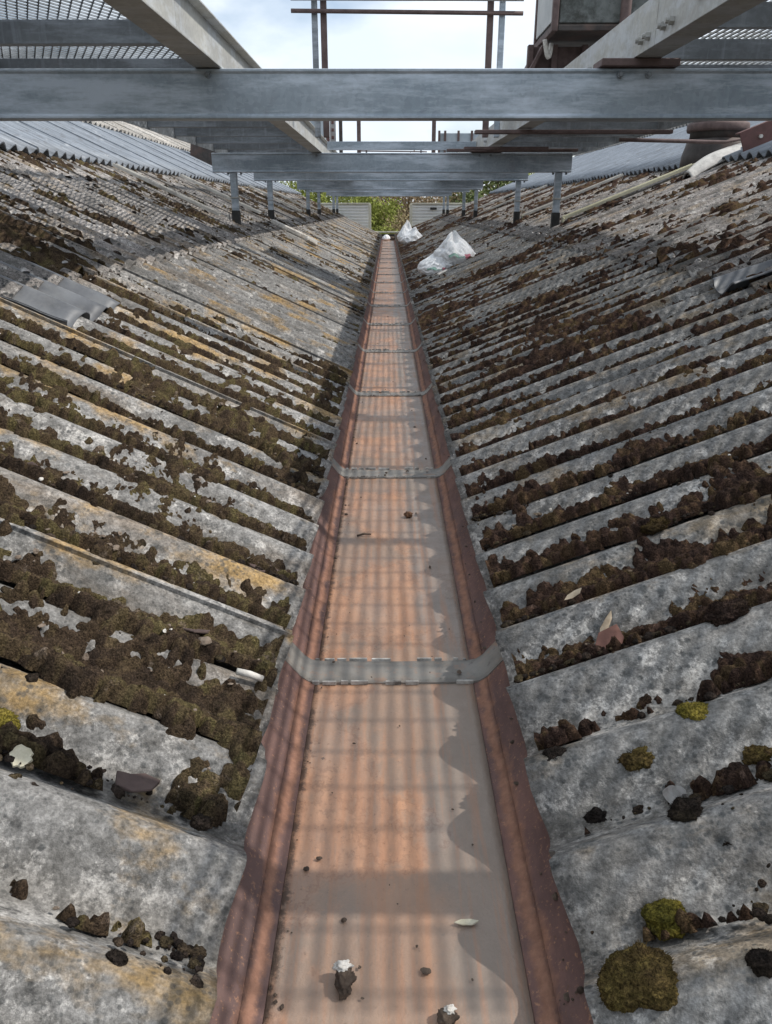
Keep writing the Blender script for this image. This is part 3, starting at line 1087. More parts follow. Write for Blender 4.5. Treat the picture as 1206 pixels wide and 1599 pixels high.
cushion(0.197, 0.412, 0.029, 1, M['moss_olive'], 'largest olive-brown moss cushion, beside the right gutter lip at the photo bottom')
cushion(0.233, 0.480, 0.019, 1, M['moss_green'], 'yellow-green moss cushion alone on a pale trough above the largest cushion')
cushion(0.330, 0.680, 0.016, 1, M['moss_green'], 'bright yellow-green cushion with dark rim higher up the right slope')
cushion(0.366, 0.634, 0.018, 1, M['moss_olive'], 'dark olive cushion at the right edge of the photo beside the bright green cushion')
cushion(0.262, 0.660, 0.024, 1, M['moss_olive'], 'wide dark brown-olive cushion in the trough above the lead-capped bolt')
cushion(0.188, 0.680, 0.013, 1, M['moss_dot'], 'small blackish-green cushion close to the gutter edge on the right')
cushion(0.226, 0.650, 0.013, 1, M['moss_olive'], 'small flat olive cushion between the blackish cushion and the wide one')
cushion(0.206, 0.618, 0.012, 1, M['moss_dot'], 'ragged dark cushion on the crest nearest the right gutter edge')
cushion(0.281, 0.556, 0.016, 1, M['moss_dot'], 'dark green round cushion just below the lead-capped bolt')
cushion(0.298, 0.526, 0.009, 1, M['moss_dot'], 'tiny round black-green cushion below the dark round cushion')
cushion(0.284, 0.404, 0.012, 1, M['moss_dot'], 'brown cushion cut by the right edge of the photo near its bottom corner')
cushion(0.300, 0.640, 0.013, 1, M['moss_green'], 'green-yellow cushion tucked against the lead-capped bolt')
cushion(0.420, 0.823, 0.026, 1, M['moss_right'], 'large red-brown cushion hanging over a crest on the right slope')
cushion(0.420, 1.095, 0.022, 1, M['moss_olive'], 'golden brown cushion in a trough high on the near right slope')
cushion(-0.213, 0.418, 0.0085, -1, M['moss_dot'], 'single black round cushion alone on the bare left sheet at the bottom of the photo', 0.7)
cushion(-0.186, 0.566, 0.0095, -1, M['moss_dot'], 'small black cushion on the end of a crest next to the left gutter lip', 0.7)
cushion(-0.385, 0.640, 0.020, -1, M['moss_green'], 'bright lime-green cushion amid the brown moss at the left edge')

# ------------------------------------------------------------------ galvanised trestles
CBZ0, CBZ1 = 0.895, 1.025
TY = [0.57, 2.50, 6.10, 7.95, 11.7, 13.55, 17.2, 18.4]
TLAB = ['galvanised cross beam and posts directly over the viewer, out of sight above the photo',
        'nearest galvanised cross beam filling the whole width of the photo',
        'second galvanised cross beam, its two posts standing beside the cream strip',
        'third galvanised cross beam just behind the second one',
        'fourth cross beam with a rust-brown stain near its left end',
        'fifth cross beam, close behind the rust-stained one',
        'sixth cross beam, small, above the white bags far down the gutter',
        'last and smallest cross beam, nearest the white cladding']


def cross_beam_mesh(x0, x1):
    d = 0.052
    t = 0.006
    h = CBZ1 - CBZ0
    pr = [(0, 0), (d, 0), (d, t), (t + 0.004, t), (t, t + 0.004), (t, h - t - 0.004), (t + 0.004, h - t), (d, h - t), (d, h), (0, h)]
    b = MB()
    # rounded outer corners on the web face, with a slight rolled lip
    pr = [(0.006, 0.0), (d, 0), (d, t), (t + 0.004, t), (t, t + 0.004), (t, h - t - 0.004), (t + 0.004, h - t), (d, h - t), (d, h), (0.006, h), (-0.004, h - 0.002), (-0.004, h - 0.008), (0.0, h - 0.014), (0.0, 0.014), (-0.004, 0.008), (-0.004, 0.002)]
    b.prism(pr, 'X', x0, x1)
    return b.mesh('cross_beam', M['galv'], 0.0008)


def beam_ext(y):
    return -1.27, 1.33


for i, y in enumerate(TY):
    t = empty('support_trestle', (0.03, y, CBZ0), TLAB[i], 'support frame', 'galvanised cross beams on posts')
    x0, x1 = (-1.30, 1.30) if i != 1 else (-1.62, 1.62)
    cb = new_obj('cross_beam', cross_beam_mesh(x0, x1), None, t)
    for bx in (-0.512, 0.66, 0.74):
        b = MB()
        b.tube([(bx - 0.03, -0.004, CBZ1 - CBZ0 - 0.018), (bx - 0.03, -0.013, CBZ1 - CBZ0 - 0.018)], 0.009, 6)
        b.tube([(bx - 0.03, -0.0132, CBZ1 - CBZ0 - 0.018), (bx - 0.03, -0.019, CBZ1 - CBZ0 - 0.018)], 0.005, 8)
        b.obj('bolt', M['galv_dark'], t)
    for s, px in (((-1, -1.155), (1, 1.215)) if i != 1 else ((-1, -1.50), (1, 1.50))):
        wx = px + 0.03
        zr = float(to_world(s, np.array([y]), np.array([(abs(wx - GC) - XE) / ca[s]]), np.array([0.0]))[0][2])
        zb = zr - 0.01 - CBZ0
        b = MB()
        a = 0.024
        b.box(px - a, px + a, 0.004, 0.004 + 2 * a, zb, -0.001)
        p_ = b.obj('post', M['galv'], t, None, 0.004)
        hgt = -zb
        b = MB()
        zc = zb + hgt * 0.56
        b.box(px - a - 0.006, px + a + 0.006, -0.002, 0.010 + 2 * a, zc - 0.006, zc + 0.006)
        b.obj('collar', M['galv_beam'], t, None, 0.002)
        b = MB()
        b.box(px - a - 0.004, px + a + 0.004, 0.0, 0.008 + 2 * a, zb, zb + hgt * 0.33)
        b.obj('bitumen_sleeve', M['black_gap'], t, None, 0.002)
        b = MB()
        q = 1 if s > 0 else -1
        qx = px + q * 0.050
        b.box(min(qx, qx + q * 0.012), max(qx, qx + q * 0.012), 0.0, 0.05, zb + 0.01, zb + 0.10)
        b.box(min(qx, qx + q * 0.05), max(qx, qx + q * 0.05), 0.0, 0.05, zb + 0.008, zb + 0.02)
        b.obj('foot_bracket', M['white_chip'] if s < 0 else M['cream'], t, None, 0.002)
        for bx in (-0.04, 0.055):
            b = MB()
            b.tube([(px + bx, 0.03, 0.004), (px + bx, 0.03, -0.014)], 0.008, 6)
            b.obj('bolt', M['galv_dark'], t)

# ------------------------------------------------------------------ walkway platforms
LBX = {-1: (-0.55, -0.474), 1: (0.69, 0.768)}
LBZ = {-1: (1.0265, 1.146), 1: (1.047, 1.167)}
OUT = {-1: -1.42, 1: 1.72}
BAYS = [(-1.4, 2.30), (2.304, 7.90), (7.904, 13.50), (13.504, 18.9)]
BLAB = {-1: ['expanded-metal platform on the left above the viewer, behind the cream-lit beam end', 'left expanded-metal platform in the second bay with its row of dark bearers',
             'left platform in the third bay, seen end-on between the posts', 'farthest left platform bay, small under the beams'],
        1: ['grating platform at the upper right, nearest the viewer, on a brown packer', 'right grating platform in the second bay with brown packing plates',
            'right platform in the third bay near the blue-grey panel', 'farthest right platform bay, small under the beams']}


def c_channel(s):
    x0, x1 = LBX[s]
    z0, z1 = LBZ[s]
    t = 0.006
    if s < 0:      # web on the outer (left) side, flanges pointing to the gutter
        z2 = z0 + 0.160
        x2 = x0 + 0.036
        return [(x0, z0), (x1, z0), (x1, z0 + t), (x0 + t, z0 + t), (x0 + t, z2 - t), (x2, z2 - t), (x2, z2), (x0, z2)]
    return [(x0, z0), (x1, z0), (x1, z1), (x0, z1), (x0, z1 - t), (x1 - t - 0.03, z1 - t), (x1 - t - 0.03, z0 + t), (x0, z0 + t)]


def right_beam(b, y0, y1):
    # web on the gutter side, flanges pointing outward
    x0, x1 = LBX[1]
    z0, z1 = LBZ[1]
    t = 0.006
    b.prism([(x0, z0), (x1, z0), (x1, z0 + t), (x0 + t, z0 + t), (x0 + t, z1 - t), (x1, z1 - t), (x1, z1), (x0, z1)], 'Y', y0, y1)


def expanded_panel(x0, x1, y0, y1, z, swd=0.029, lwd=0.066, wdt=0.0036, th=0.0046):
    vs, fs = [], []
    nx = int((x1 - x0) / (swd / 2))
    nyy = int((y1 - y0) / (lwd / 2))
    for i in range(nx):
        for j in range(nyy):
            if (i + j) % 2 == 0:
                a = (x0 + i * swd / 2, y0 + j * lwd / 2)
                c = (x0 + (i + 1) * swd / 2, y0 + (j + 1) * lwd / 2)
            else:
                a = (x0 + (i + 1) * swd / 2, y0 + j * lwd / 2)
                c = (x0 + i * swd / 2, y0 + (j + 1) * lwd / 2)
            b = len(vs)
            h = wdt / 2
            for (px, py) in (a, c):
                vs += [(px - h, py, z), (px + h, py, z), (px + h, py, z + th), (px - h, py, z + th)]
            for k in range(4):
                l = (k + 1) % 4
                fs.append((b + k, b + l, b + 4 + l, b + 4 + k))
    me = np_mesh('mesh_panel', np.array(vs), np.array(fs), False)
    me.materials.append(M['galv_dark'])
    return me


def grating_panel(x0, x1, y0, y1, z, px=0.0235, py=0.066):
    b = MB()
    x = x0
    while x < x1:
        b.box(x - 0.0036, x + 0.0036, y0, y1, z, z + 0.005)
        x += px
    y = y0 + 0.02
    while y < y1:
        b.box(x0, x1, y - 0.0026, y + 0.0026, z + 0.0053, z + 0.0083)
        y += py
    return b.mesh('grating_panel', M['galv_beam'])


PZ0, PZ1 = 1.100, 1.160
PUR = 0.62
bolt_b = MB()
bolt_b.tube([(0, 0, 0), (0.012, 0, 0)], 0.011, 6)
bolt_b.tube([(0.0121, 0, 0), (0.020, 0, 0)], 0.0065, 8)
bolt_me = bolt_b.mesh('bolt', M['galv_beam'])
for s in (-1, 1):
    x_in = LBX[s][0] - 0.002 if s < 0 else LBX[s][1] + 0.002
    xo = OUT[s]
    xa, xb = min(x_in, xo), max(x_in, xo)
    zp = 0.0 if s < 0 else 0.02
    PL = PUR * 3
    pan_me = (expanded_panel(xa + 0.01, xb - 0.006, 0.004, PL - 0.004, PZ1 + 0.002) if s < 0 else grating_panel(xa + 0.006, xb - 0.01, 0.004, PL - 0.004, PZ1 + zp + 0.002))
    pb = MB()
    d = 0.046 if s < 0 else 0.030
    t_ = 0.005
    pb.prism([(0, PZ0 + zp), (d, PZ0 + zp), (d, PZ0 + zp + t_), (t_, PZ0 + zp + t_), (t_, PZ1 + zp - t_), (d, PZ1 + zp - t_), (d, PZ1 + zp), (0, PZ1 + zp)], 'X', xa + (0.006 if s < 0 else 0.0), xb - (0.0 if s < 0 else 0.006))
    pur_me = pb.mesh('bearer', M['galv_dark'], 0.0006)
    for bi, (y0, y1) in enumerate(BAYS):
        root = empty('walkway_platform', (0, y0, 0), BLAB[s][bi], 'walkway platform', 'galvanised walkway platforms along the gutter')
        b = MB()
        x0, x1 = LBX[s]
        z0, z1 = LBZ[s]
        if s < 0:
            b.prism(c_channel(-1), 'Y', 0, y1 - y0)
        else:
            right_beam(b, 2.95 if bi == 0 else 0, y1 - y0)
        b.obj('side_beam', M['galv_beam'], root, None, 0.001)
        b = MB()
        oz0, oz1 = PZ0 + zp - 0.012, PZ1 + zp + 0.012
        if s < 0:
            b.prism([(xo - 0.006, oz0), (xo, oz0), (xo, oz1), (xo - 0.006, oz1)], 'Y', 0, y1 - y0)
        else:
            b.prism([(xo, oz0), (xo + 0.006, oz0), (xo + 0.006, oz1), (xo, oz1)], 'Y', 0, y1 - y0)
        b.obj('edge_angle', M['galv_dark'], root)
        # bearers at a regular spacing measured along the whole run
        B0, PU = (2.58, PUR) if s < 0 else (2.97, 0.497)
        ks = [k for k in range(-6, 40) if y0 + 0.05 < B0 + k * PU < y1 - 0.06 and not (s > 0 and B0 + k * PU < 1.3)]
        for k in ks:
            new_obj('bearer', pur_me, None, root, (0, B0 + k * PU - y0, 0))
            if s < 0:
                b = MB()
                b.box(xo - 0.05, xo - 0.0065, 0, 0.03, PZ0 + 0.02, PZ0 + 0.045)
                c = b.obj('clip', M['galv_beam'], root)
                c.location = (0, B0 + k * PU - y0, 0)
        yy = y0
        npan = 0
        ph = y0
        while ph + PL <= y1 + 0.02:
            new_obj('mesh_panel' if s < 0 else 'grating_panel', pan_me, None, root, (0, ph - y0, 0))
            ph += PL
        # splice bolts
        sp = [(0.05, 0.03), (0.11, 0.03), (y1 - y0 - 0.07, 0.03), (y1 - y0 - 0.13, 0.03)]
        for k in (ks[1::3]):
            sp.append((B0 + k * PU - y0 + 0.02, 0.045))
        for (yy_, dz) in sp:
            o = new_obj('bolt', bolt_me, None, root, ((x0 + 0.0062) if s < 0 else (x0 - 0.0002), yy_, z0 + dz))
            if s > 0:
                o.rotation_euler = (0, 0, math.pi)

# brown packers under the right beam on each cross beam
for i, y in enumerate(TY[1:6]):
    b = MB()
    b.box(-0.11, 0.11, -0.03, 0.075, 0, 0.0195)
    o = b.obj('packing_plate', M['rust'], None, (0.71, y, CBZ1 + 0.001), 0.002)
    tag(o, ['brown steel packing plate between nearest cross beam and right walkway beam', 'brown packing plate on the second cross beam', 'brown packing plate on the third cross beam',
            'brown packing plate on the fourth cross beam', 'brown packing plate on the fifth cross beam'][i], 'packing plate', 'brown packing plates under the right walkway beam')

# cross ties between the two walkway beams
for i, y in enumerate((6.60, 12.2)):
    b = MB()
    b.prism([(0, 0), (0.04, 0), (0.04, 0.004), (0.004, 0.004), (0.004, 0.056), (0.04, 0.056), (0.04, 0.06), (0, 0.06)], 'X', -0.47, 0.686)
    o = b.obj('cross_tie', M['galv'], None, (0, y, 1.075), 0.0006)
    tag(o, ['slim galvanised channel tie crossing between the walkway beams in the second bay', 'slim channel tie crossing between the walkway beams farther along'][i], 'cross tie')
for i, (y, x0, x1, z) in enumerate(((5.55, 0.50, 1.05, 1.010), (6.02, 0.42, 1.35, 1.028), (4.5, 0.46, 1.5, 1.02))):
    b = MB()
    b.box(x0, x1, 0, 0.06, 0, 0.018)
    o = b.obj('brown_strap', M['rust'], None, (0, y, z), 0.002)
    tag(o, ['short brown steel strap under the right walkway beam', 'long brown steel strap lying over the second cross beam at right', 'brown steel strap just behind the nearest cross beam at right'][i], 'steel strap', 'brown straps under the right walkway')

# ------------------------------------------------------------------ guard frames across the walkway
for i, y in enumerate((4.96, 10.5, 16.1)):
    r = empty('guard_frame', (0.1, y, 1.146), ['nearest guard frame of brown and grey posts with a brown cross rail against the sky', 'middle guard frame, its two brown posts seen under the nearest beam',
                                              'farthest guard frame, a thin double rail just above the second beam'][i], 'guard frame', 'guard frames across the walkway')
    for x, m, w in ((-0.355, 'rust', 0.017), (0.565, 'rust', 0.017), (-0.405, 'galv_dark', 0.016), (0.63, 'galv', 0.016)):
        if i == 2 and m != 'galv_dark' and m != 'galv':
            continue
        b = MB()
        X = x - 0.1
        if i == 1 and m == 'rust':
            w = 0.024
        if i == 1 and m != 'rust':
            continue
        b.box(X - w, X + w, -w, w, -0.11, 0.80 if i < 2 else 0.53)
        b.obj('post', M[m], r, None, 0.003)
    if i != 1:
        b = MB()
        b.tube([(-0.63, -0.035, 0.513), (0.64, -0.035, 0.500)], 0.011, 8)
        b.obj('rail', M['rust'], r, None, 0, True)
        b = MB()
        b.tube([(-0.63, -0.037, 0.570), (0.64, -0.037, 0.566)], 0.010, 8)
        b.obj('rail', M['galv_beam'], r, None, 0, True)
    b = MB()
    b.box(-0.60, 0.60, -0.02, 0.02, 0.78 if i < 2 else 0.515, 0.82 if i < 2 else 0.545) if i < 2 else None
    if i < 2:
        b.obj('top_rail', M['galv_dark'], r, None, 0.003)

# ------------------------------------------------------------------ plant on the right platform: rusty box on brown base
r = empty('ventilation_box', (1.2, 5.5, 1.18), 'dark rust-stained metal box on a brown steel base, above the right walkway beam', 'metal box')
r_off = Vector(r.location)


def part(b, name, m, parent, bevel=0.0, smooth=False):
    o = b.obj(name, M[m] if isinstance(m, str) else m, parent, None, bevel, smooth)
    o.location = -Vector(parent.location)
    return o


bx0, bx1, by0, by1, bz0, bz1 = 0.965, 1.62, 5.2, 5.82, 1.625, 2.45
b = MB()
b.box(bx0 + 0.004, bx1 - 0.004, by0 + 0.012, by1 - 0.004, bz0 + 0.004, bz1)
part(b, 'box_shell', 'duct', r, 0.006)
b = MB()
b.box(bx0 + 0.03, bx1 - 0.03, by0, by0 + 0.0118, bz0 + 0.03, bz1 - 0.03)
part(b, 'front_panel', 'box_front', r, 0.004)
b = MB()
b.box(bx0 - 0.006, bx0 + 0.0035, by0 + 0.05, by1 - 0.05, bz0 + 0.045, bz1 - 0.03)
part(b, 'side_panel', 'box_side', r, 0.003)
for (a0, a1) in ((by0 - 0.004, by0 + 0.034), (by1 - 0.034, by1 + 0.004)):
    b = MB()
    b.box(bx0 - 0.012, bx0 + 0.022, a0, a1, bz0 - 0.012, bz1 + 0.01)
    part(b, 'corner_angle', 'rust', r, 0.003)
b = MB()
b.box(bx0 - 0.012, bx0 + 0.02, by0 + 0.036, by1 - 0.036, bz0 - 0.014, bz0 + 0.022)
part(b, 'bottom_angle', 'rust', r, 0.003)
b = MB()
b.box(bx0 + 0.024, bx1, by0 - 0.003, by0 + 0.02, bz0 - 0.010, bz0 + 0.02)
part(b, 'bottom_angle', 'duct', r, 0.003)
b = MB()
b.tube([(1.36, by0 - 0.05, 1.18), (1.36, by0 - 0.05, 2.3)], 0.03, 12)
part(b, 'pipe', 'rust', r, 0, True)
# base: sheet plates and legs
b = MB()
b.box(0.90, 1.50, 5.62, 5.64, 1.20, bz0 - 0.02)
part(b, 'base_plate', 'rust', r, 0.003)
for X in (0.90, 1.05, 1.24):
    b = MB()
    b.box(X - 0.018, X + 0.018, 5.57, 5.618, 1.18, bz0 - 0.016)
    part(b, 'base_leg', 'rust', r, 0.003)
b = MB()
b.prism([(0.83, 1.36), (0.86, 1.36), (0.96, 1.56), (0.96, 1.60)], 'Y', 5.5, 5.98)
part(b, 'sloping_bracket', 'rust', r, 0.002)
b = MB()
pts = []
for k in range(9):
    a = math.pi * 0.5 * k / 8
    pts.append((bx0 - 0.02 + 0.03 * math.sin(a) + 0.02 * (k / 8), 5.36 + 0.05 * k / 8, 1.60 - 0.09 * math.sin(a * 1.9)))
b.tube(pts, 0.014, 8)
part(b, 'cable_loop', 'white_chip', r, 0, True)

# panels farther along
r = empty('switch_panel', (0.9, 10.9, 1.17), 'low blue-grey panel with brown ribs standing on the right platform behind the middle frame', 'panel')
b = MB()
b.box(0.66, 1.25, 10.9, 11.2, 1.18, 1.545)
part(b, 'panel_body', 'bluepanel', r, 0.006)
for X in (0.655, 0.73, 0.90, 1.07, 1.235):
    b = MB()
    b.box(X - 0.014, X + 0.014, 10.868, 10.898, 1.18, 1.57)
    part(b, 'rib', 'rust', r, 0.002)
r = empty('equipment_cabinet', (-0.8, 10.9, 1.17), 'grey cabinet with maroon perforated uprights on the left platform', 'cabinet')
b = MB()
b.box(-1.02, -0.80, 10.9, 11.2, 1.17, 1.90)
part(b, 'cabinet_body', 'bluepanel', r, 0.006)
for X, m in ((-0.765, 'red_oxide'), (-0.70, 'box_side'), (-0.60, 'duct')):
    b = MB()
    b.box(X - (0.022 if m != 'box_side' else 0.036), X + (0.022 if m != 'box_side' else 0.036), 10.88, 10.95, 1.17, 1.95)
    part(b, 'upright', m, r, 0.003)
for k in range(8):
    b = MB()
    b.box(-0.715, -0.685, 10.868, 10.878, 1.22 + k * 0.085, 1.255 + k * 0.085)
    part(b, 'slot_plate', 'red_oxide', r, 0.001)

# ------------------------------------------------------------------ roof vents
vR = on_roof(1, 2.50, 6.45, 0, 2)
r = empty('roof_vent', vR, 'dark sooty round vent stack with flared skirt high on the right roof', 'roof vent')
bm = bmesh.new()


def lathe(prof, n=28):
    b = MB()
    vs = []
    for (rr, z) in prof:
        for k in range(n):
            a = 2 * math.pi * k / n
            vs.append((rr * math.cos(a), rr * math.sin(a), z))
    fs = []
    for i in range(len(prof) - 1):
        for k in range(n):
            fs.append((i * n + k, i * n + (k + 1) % n, (i + 1) * n + (k + 1) % n, (i + 1) * n + k))
    fs.append(tuple(range(n - 1, -1, -1)))
    fs.append(tuple(range((len(prof) - 1) * n, len(prof) * n)))
    b.add(vs, fs)
    return b


lathe([(0.25, -0.20), (0.235, -0.02), (0.215, 0.05), (0.205, 0.09)]).obj('skirt', M['duct'], r, None, 0, True)
lathe([(0.195, 0.085), (0.190, 0.20), (0.188, 0.45)]).obj('stack', M['duct'], r, None, 0, True)
lathe([(0.215, 0.14), (0.222, 0.155), (0.222, 0.185), (0.215, 0.20)]).obj('band', M['rust'], r, None, 0, True)
lathe([(0.23, 0.44), (0.24, 0.46), (0.17, 0.56)]).obj('cowl', M['duct'], r, None, 0, True)
vL = on_roof(-1, -2.55, 12.2, 0, 2)
r = empty('roof_vent', vL, 'dark grey square vent box with flange high on the left roof', 'roof vent')
b = MB()
b.prism([(-0.30, -0.25), (0.30, -0.05), (0.20, 0.34), (-0.22, 0.42)], 'Y', -0.25, 0.25)
b.obj('vent_box', M['duct'], r, None, 0.01)
b = MB()
b.prism([(-0.40, 0.12), (0.40, -0.24), (0.40, -0.21), (-0.40, 0.15)], 'Y', -0.36, 0.36)
b.obj('flange', M['duct'], r, None, 0.005)

# red oxide channel up the slope + rod
p0 = on_roof(1, 2.36, 5.60, 0.085, 2)
p1 = on_roof(1, 3.6, 5.60, 0.085, 2)
r = empty('steel_channel', p0, 'red-brown steel channel running up the right roof from the round vent', 'steel beam')
ln = (p1 - p0).length
b = MB()
b.prism([(-0.02, -0.07), (0.05, -0.07), (0.05, -0.06), (-0.01, -0.06), (-0.01, 0.06), (0.05, 0.06), (0.05, 0.07), (-0.02, 0.07)], 'X', 0, ln)
o = b.obj('channel', M['red_oxide'], r, None, 0.002)
for X in (0.12, 0.42, 0.8):
    b = MB()
    b.tube([(X, -0.0205, 0.0), (X, -0.035, 0.0)], 0.013, 6)
    b.obj('bolt', M['white_chip'], r)
r.rotation_euler = (0, -ANG[1], 0)
b = MB()
pts = [(1.60, 5.9, 1.095), (1.9, 5.92, 1.09), (2.2, 5.95, 1.085), (2.36, 5.96, 1.083), (2.46, 5.97, 1.10), (2.55, 5.98, 1.09), (2.61, 5.99, 1.03), (2.63, 6.0, 0.98)]
b.tube(pts, [0.013, 0.013, 0.013, 0.012, 0.007, 0.007, 0.007, 0.007], 8)
tag(b.obj('conduit_rod', M['rust'], None, None, 0, True), 'thin brown conduit rod running from the right platform to the round vent', 'conduit')

# ------------------------------------------------------------------ strips up the slope beside each post
SL = {(-1, 2): 'pale strip running up the left roof from the second beam post', (-1, 3): 'pale strip up the left roof behind the third beam post', (-1, 4): 'pale strip up the left roof at the fourth beam post',
      (-1, 5): 'small pale strip up the left roof at the fifth beam post', (1, 2): 'cream yellow channel strip running up the right roof from the second beam post', (1, 3): 'pale grey strip up the right roof at the third beam post',
      (1, 4): 'pale strip up the right roof at the fourth beam post', (1, 5): 'small pale strip up the right roof at the fifth beam post'}
for (s, i), lab in SL.items():
    y = TY[i] + 0.03 + (0.02 if s > 0 else -0.28)
    xa_, xb_ = (1.32, 2.24) if s > 0 else (1.22, 1.93)
    p0 = on_roof(s, GC + s * xa_, y, 0.0, 1)
    w0 = (xa_ - XE) / ca[s]
    w1 = (xb_ - XE) / ca[s]
    lift = AMP + 0.026
    P0 = Vector(to_world(s, np.array([y]), np.array([w0]), np.array([lift]))[0])
    b = MB()
    L = w1 - w0
    # channel profile across y
    wd = 0.04
    pr = [(-wd, 0), (wd, 0), (wd, 0.022), (wd - 0.006, 0.022), (wd - 0.006, 0.006), (-wd + 0.006, 0.006), (-wd + 0.006, 0.022), (-wd, 0.022)]
    b.prism(pr, 'X', 0, L)
    m = M['cream'] if (s, i) == (1, 2) else M['pale_strip']
    o = b.obj('roof_strip', m, None, P0, 0.0015)
    if s > 0:
        o.rotation_euler = (0, -ANG[s], 0)
    else:
        o.rotation_euler = (0, -ANG[s], math.pi)
    tag(o, lab, 'strip', 'strips up the roof at the posts')

# ------------------------------------------------------------------ repair sheets, loose pieces
def overlay(s, row, yr, wr, lift, m, name, label, cat, curl=0.0, seed=1, flat=1.0):
    ny_, nw_ = 40, 24
    y = np.linspace(yr[0], yr[1], ny_ + 1)
    w = np.linspace(wr[0], wr[1], nw_ + 1)
    Y, Wd = np.meshgrid(y, w, indexing='ij')
    Wd = Wd + (fbm(Y * 9, Y * 0 + seed, seed, 3) - 0.5)[:, :] * 0.06
    Y = Y + (fbm(Wd * 9, Wd * 0 + seed, seed + 2, 3) - 0.5) * 0.03
    v = (Wd - wr[0]) / (wr[1] - wr[0])
    n = prof_n(Y) * flat + AMP * (1 - flat) * 0.6 + lift + curl * (1 - v) ** 3 + (fbm(Y * 12, Wd * 12, seed + 4, 2) - .5) * 0.006
    n = np.maximum(n, surf_n(s, row, Y, Wd) + 0.004)
    P = to_world(s, Y, Wd, n)
    Pb = to_world(s, Y, Wd, n - 0.004)
    nn = nw_ + 1
    i, j = np.meshgrid(np.arange(ny_), np.arange(nw_), indexing='ij')
    a = (i * nn + j).ravel()
    q = np.stack([a, a + 1, a + nn + 1, a + nn], 1)
    N0 = P.size // 3
    el = []
    for jj in (0, nw_):
        e = np.arange(ny_) * nn + jj
        el.append(np.stack([e, e + nn, e + nn + N0, e + N0], 1))
    for ii in (0, ny_):
        e = ii * nn + np.arange(nw_)
        el.append(np.stack([e, e + 1, e + 1 + N0, e + N0], 1))
    V = np.concatenate([P.reshape(-1, 3), Pb.reshape(-1, 3)])
    c = P.reshape(-1, 3).mean(0)
    me = np_mesh(name, V - c, np.concatenate([q if s < 0 else q[:, ::-1], (q + N0)[:, ::-1] if s < 0 else q + N0] + el), True)
    o = new_obj(name, me, m, None, tuple(c))
    return tag(o, label, cat)


overlay(-1, 1, (1.93, 2.30), (xw(-1, 0.80), xw(-1, 1.5)), 0.014, M['bitumen'], 'repair_sheet', 'dark slate-coloured repair sheet lying over the left corrugations at the photo edge', 'repair sheet', 0.0, 3, 0.8)
overlay(1, 1, (2.30, 2.52), (xw(1, 1.0), xw(1, 1.6)), 0.022, M['bitumen'], 'repair_sheet', 'dark grey curled repair sheet over the right corrugations at the photo edge', 'repair sheet', 0.01, 8, 0.9)

# loose curved piece of sheet on the right
ny_, nw_ = 10, 30
vs_, fs_ = [], []
for layer in (0, 1):
    for i in range(nw_ + 1):
        t = i / nw_
        wid = 0.085 * (0.55 + 0.75 * math.sin(math.pi * min(1, 0.22 + 0.85 * (1 - t)))) * (1 if t < 0.92 else 0.75)
        for j in range(ny_ + 1):
            u = -1 + 2 * j / ny_
            wob = 0.012 * (float(vnoise(np.array(t * 14), np.array(j * 0.7), 4)) - 0.5)
            vs_.append((t * 0.62 + wob, u * wid + 0.03 * math.sin(t * 3), 0.045 * (1 - u * u) + 0.02 * math.sin(t * 4) - layer * 0.012))
nn = ny_ + 1
N0 = (nw_ + 1) * nn
for i in range(nw_):
    for j in range(ny_):
        a = i * nn + j
        fs_.append((a, a + nn, a + nn + 1, a + 1))
        fs_.append((a + N0, a + 1 + N0, a + nn + 1 + N0, a + nn + N0))
for j in range(ny_):
    for i in (0, nw_):
        a = i * nn + j
        fs_.append((a, a + 1, a + 1 + N0, a + N0))
for i in range(nw_):
    for j in (0, ny_):
        a = i * nn + j
        fs_.append((a, a + nn, a + nn + N0, a + N0))
me = bpy.data.meshes.new('loose_sheet_piece')
me.from_pydata(vs_, [], fs_)
bm = bmesh.new()
bm.from_mesh(me)
bmesh.ops.recalc_face_normals(bm, faces=bm.faces)
for f in bm.faces:
    f.smooth = True
bm.to_mesh(me)
bm.free()
p = on_roof(1, 2.06, 5.75, 0.03, 1)
o = new_obj('loose_sheet_piece', me, M['loose'], None, p)
o.rotation_euler = (0, -ANG[1], R(28))
tag(o, 'pale broken curved piece of roof sheet lying loose near the blue sheets', 'broken sheet')


def slab(name, s, x, y, pts, th, m, label, cat, group=None, row=0, lift=0.006, rz=0.0, bend=0.0, seed=0):
    b = MB()
    n = len(pts)
    rs = random.Random(seed)
    vs = [(px, py, bend * (px * px) / 0.01 + rs.uniform(-.001, .001)) for px, py in pts] + [(px, py, th + bend * (px * px) / 0.01 + rs.uniform(-.001, .001)) for px, py in pts]
    fs = [tuple(range(n - 1, -1, -1)), tuple(range(n, 2 * n))] + [(i, (i + 1) % n, n + (i + 1) % n, n + i) for i in range(n)]
    b.add(vs, fs)
    p = on_roof(s, x, y, lift, row) if s else Vector((x, y, lift))
    o = b.obj(name, m, None, p, th * 0.2)
    o.rotation_euler = (0, -s * ANG[s] if s else 0, rz)
    return tag(o, label, cat, group)


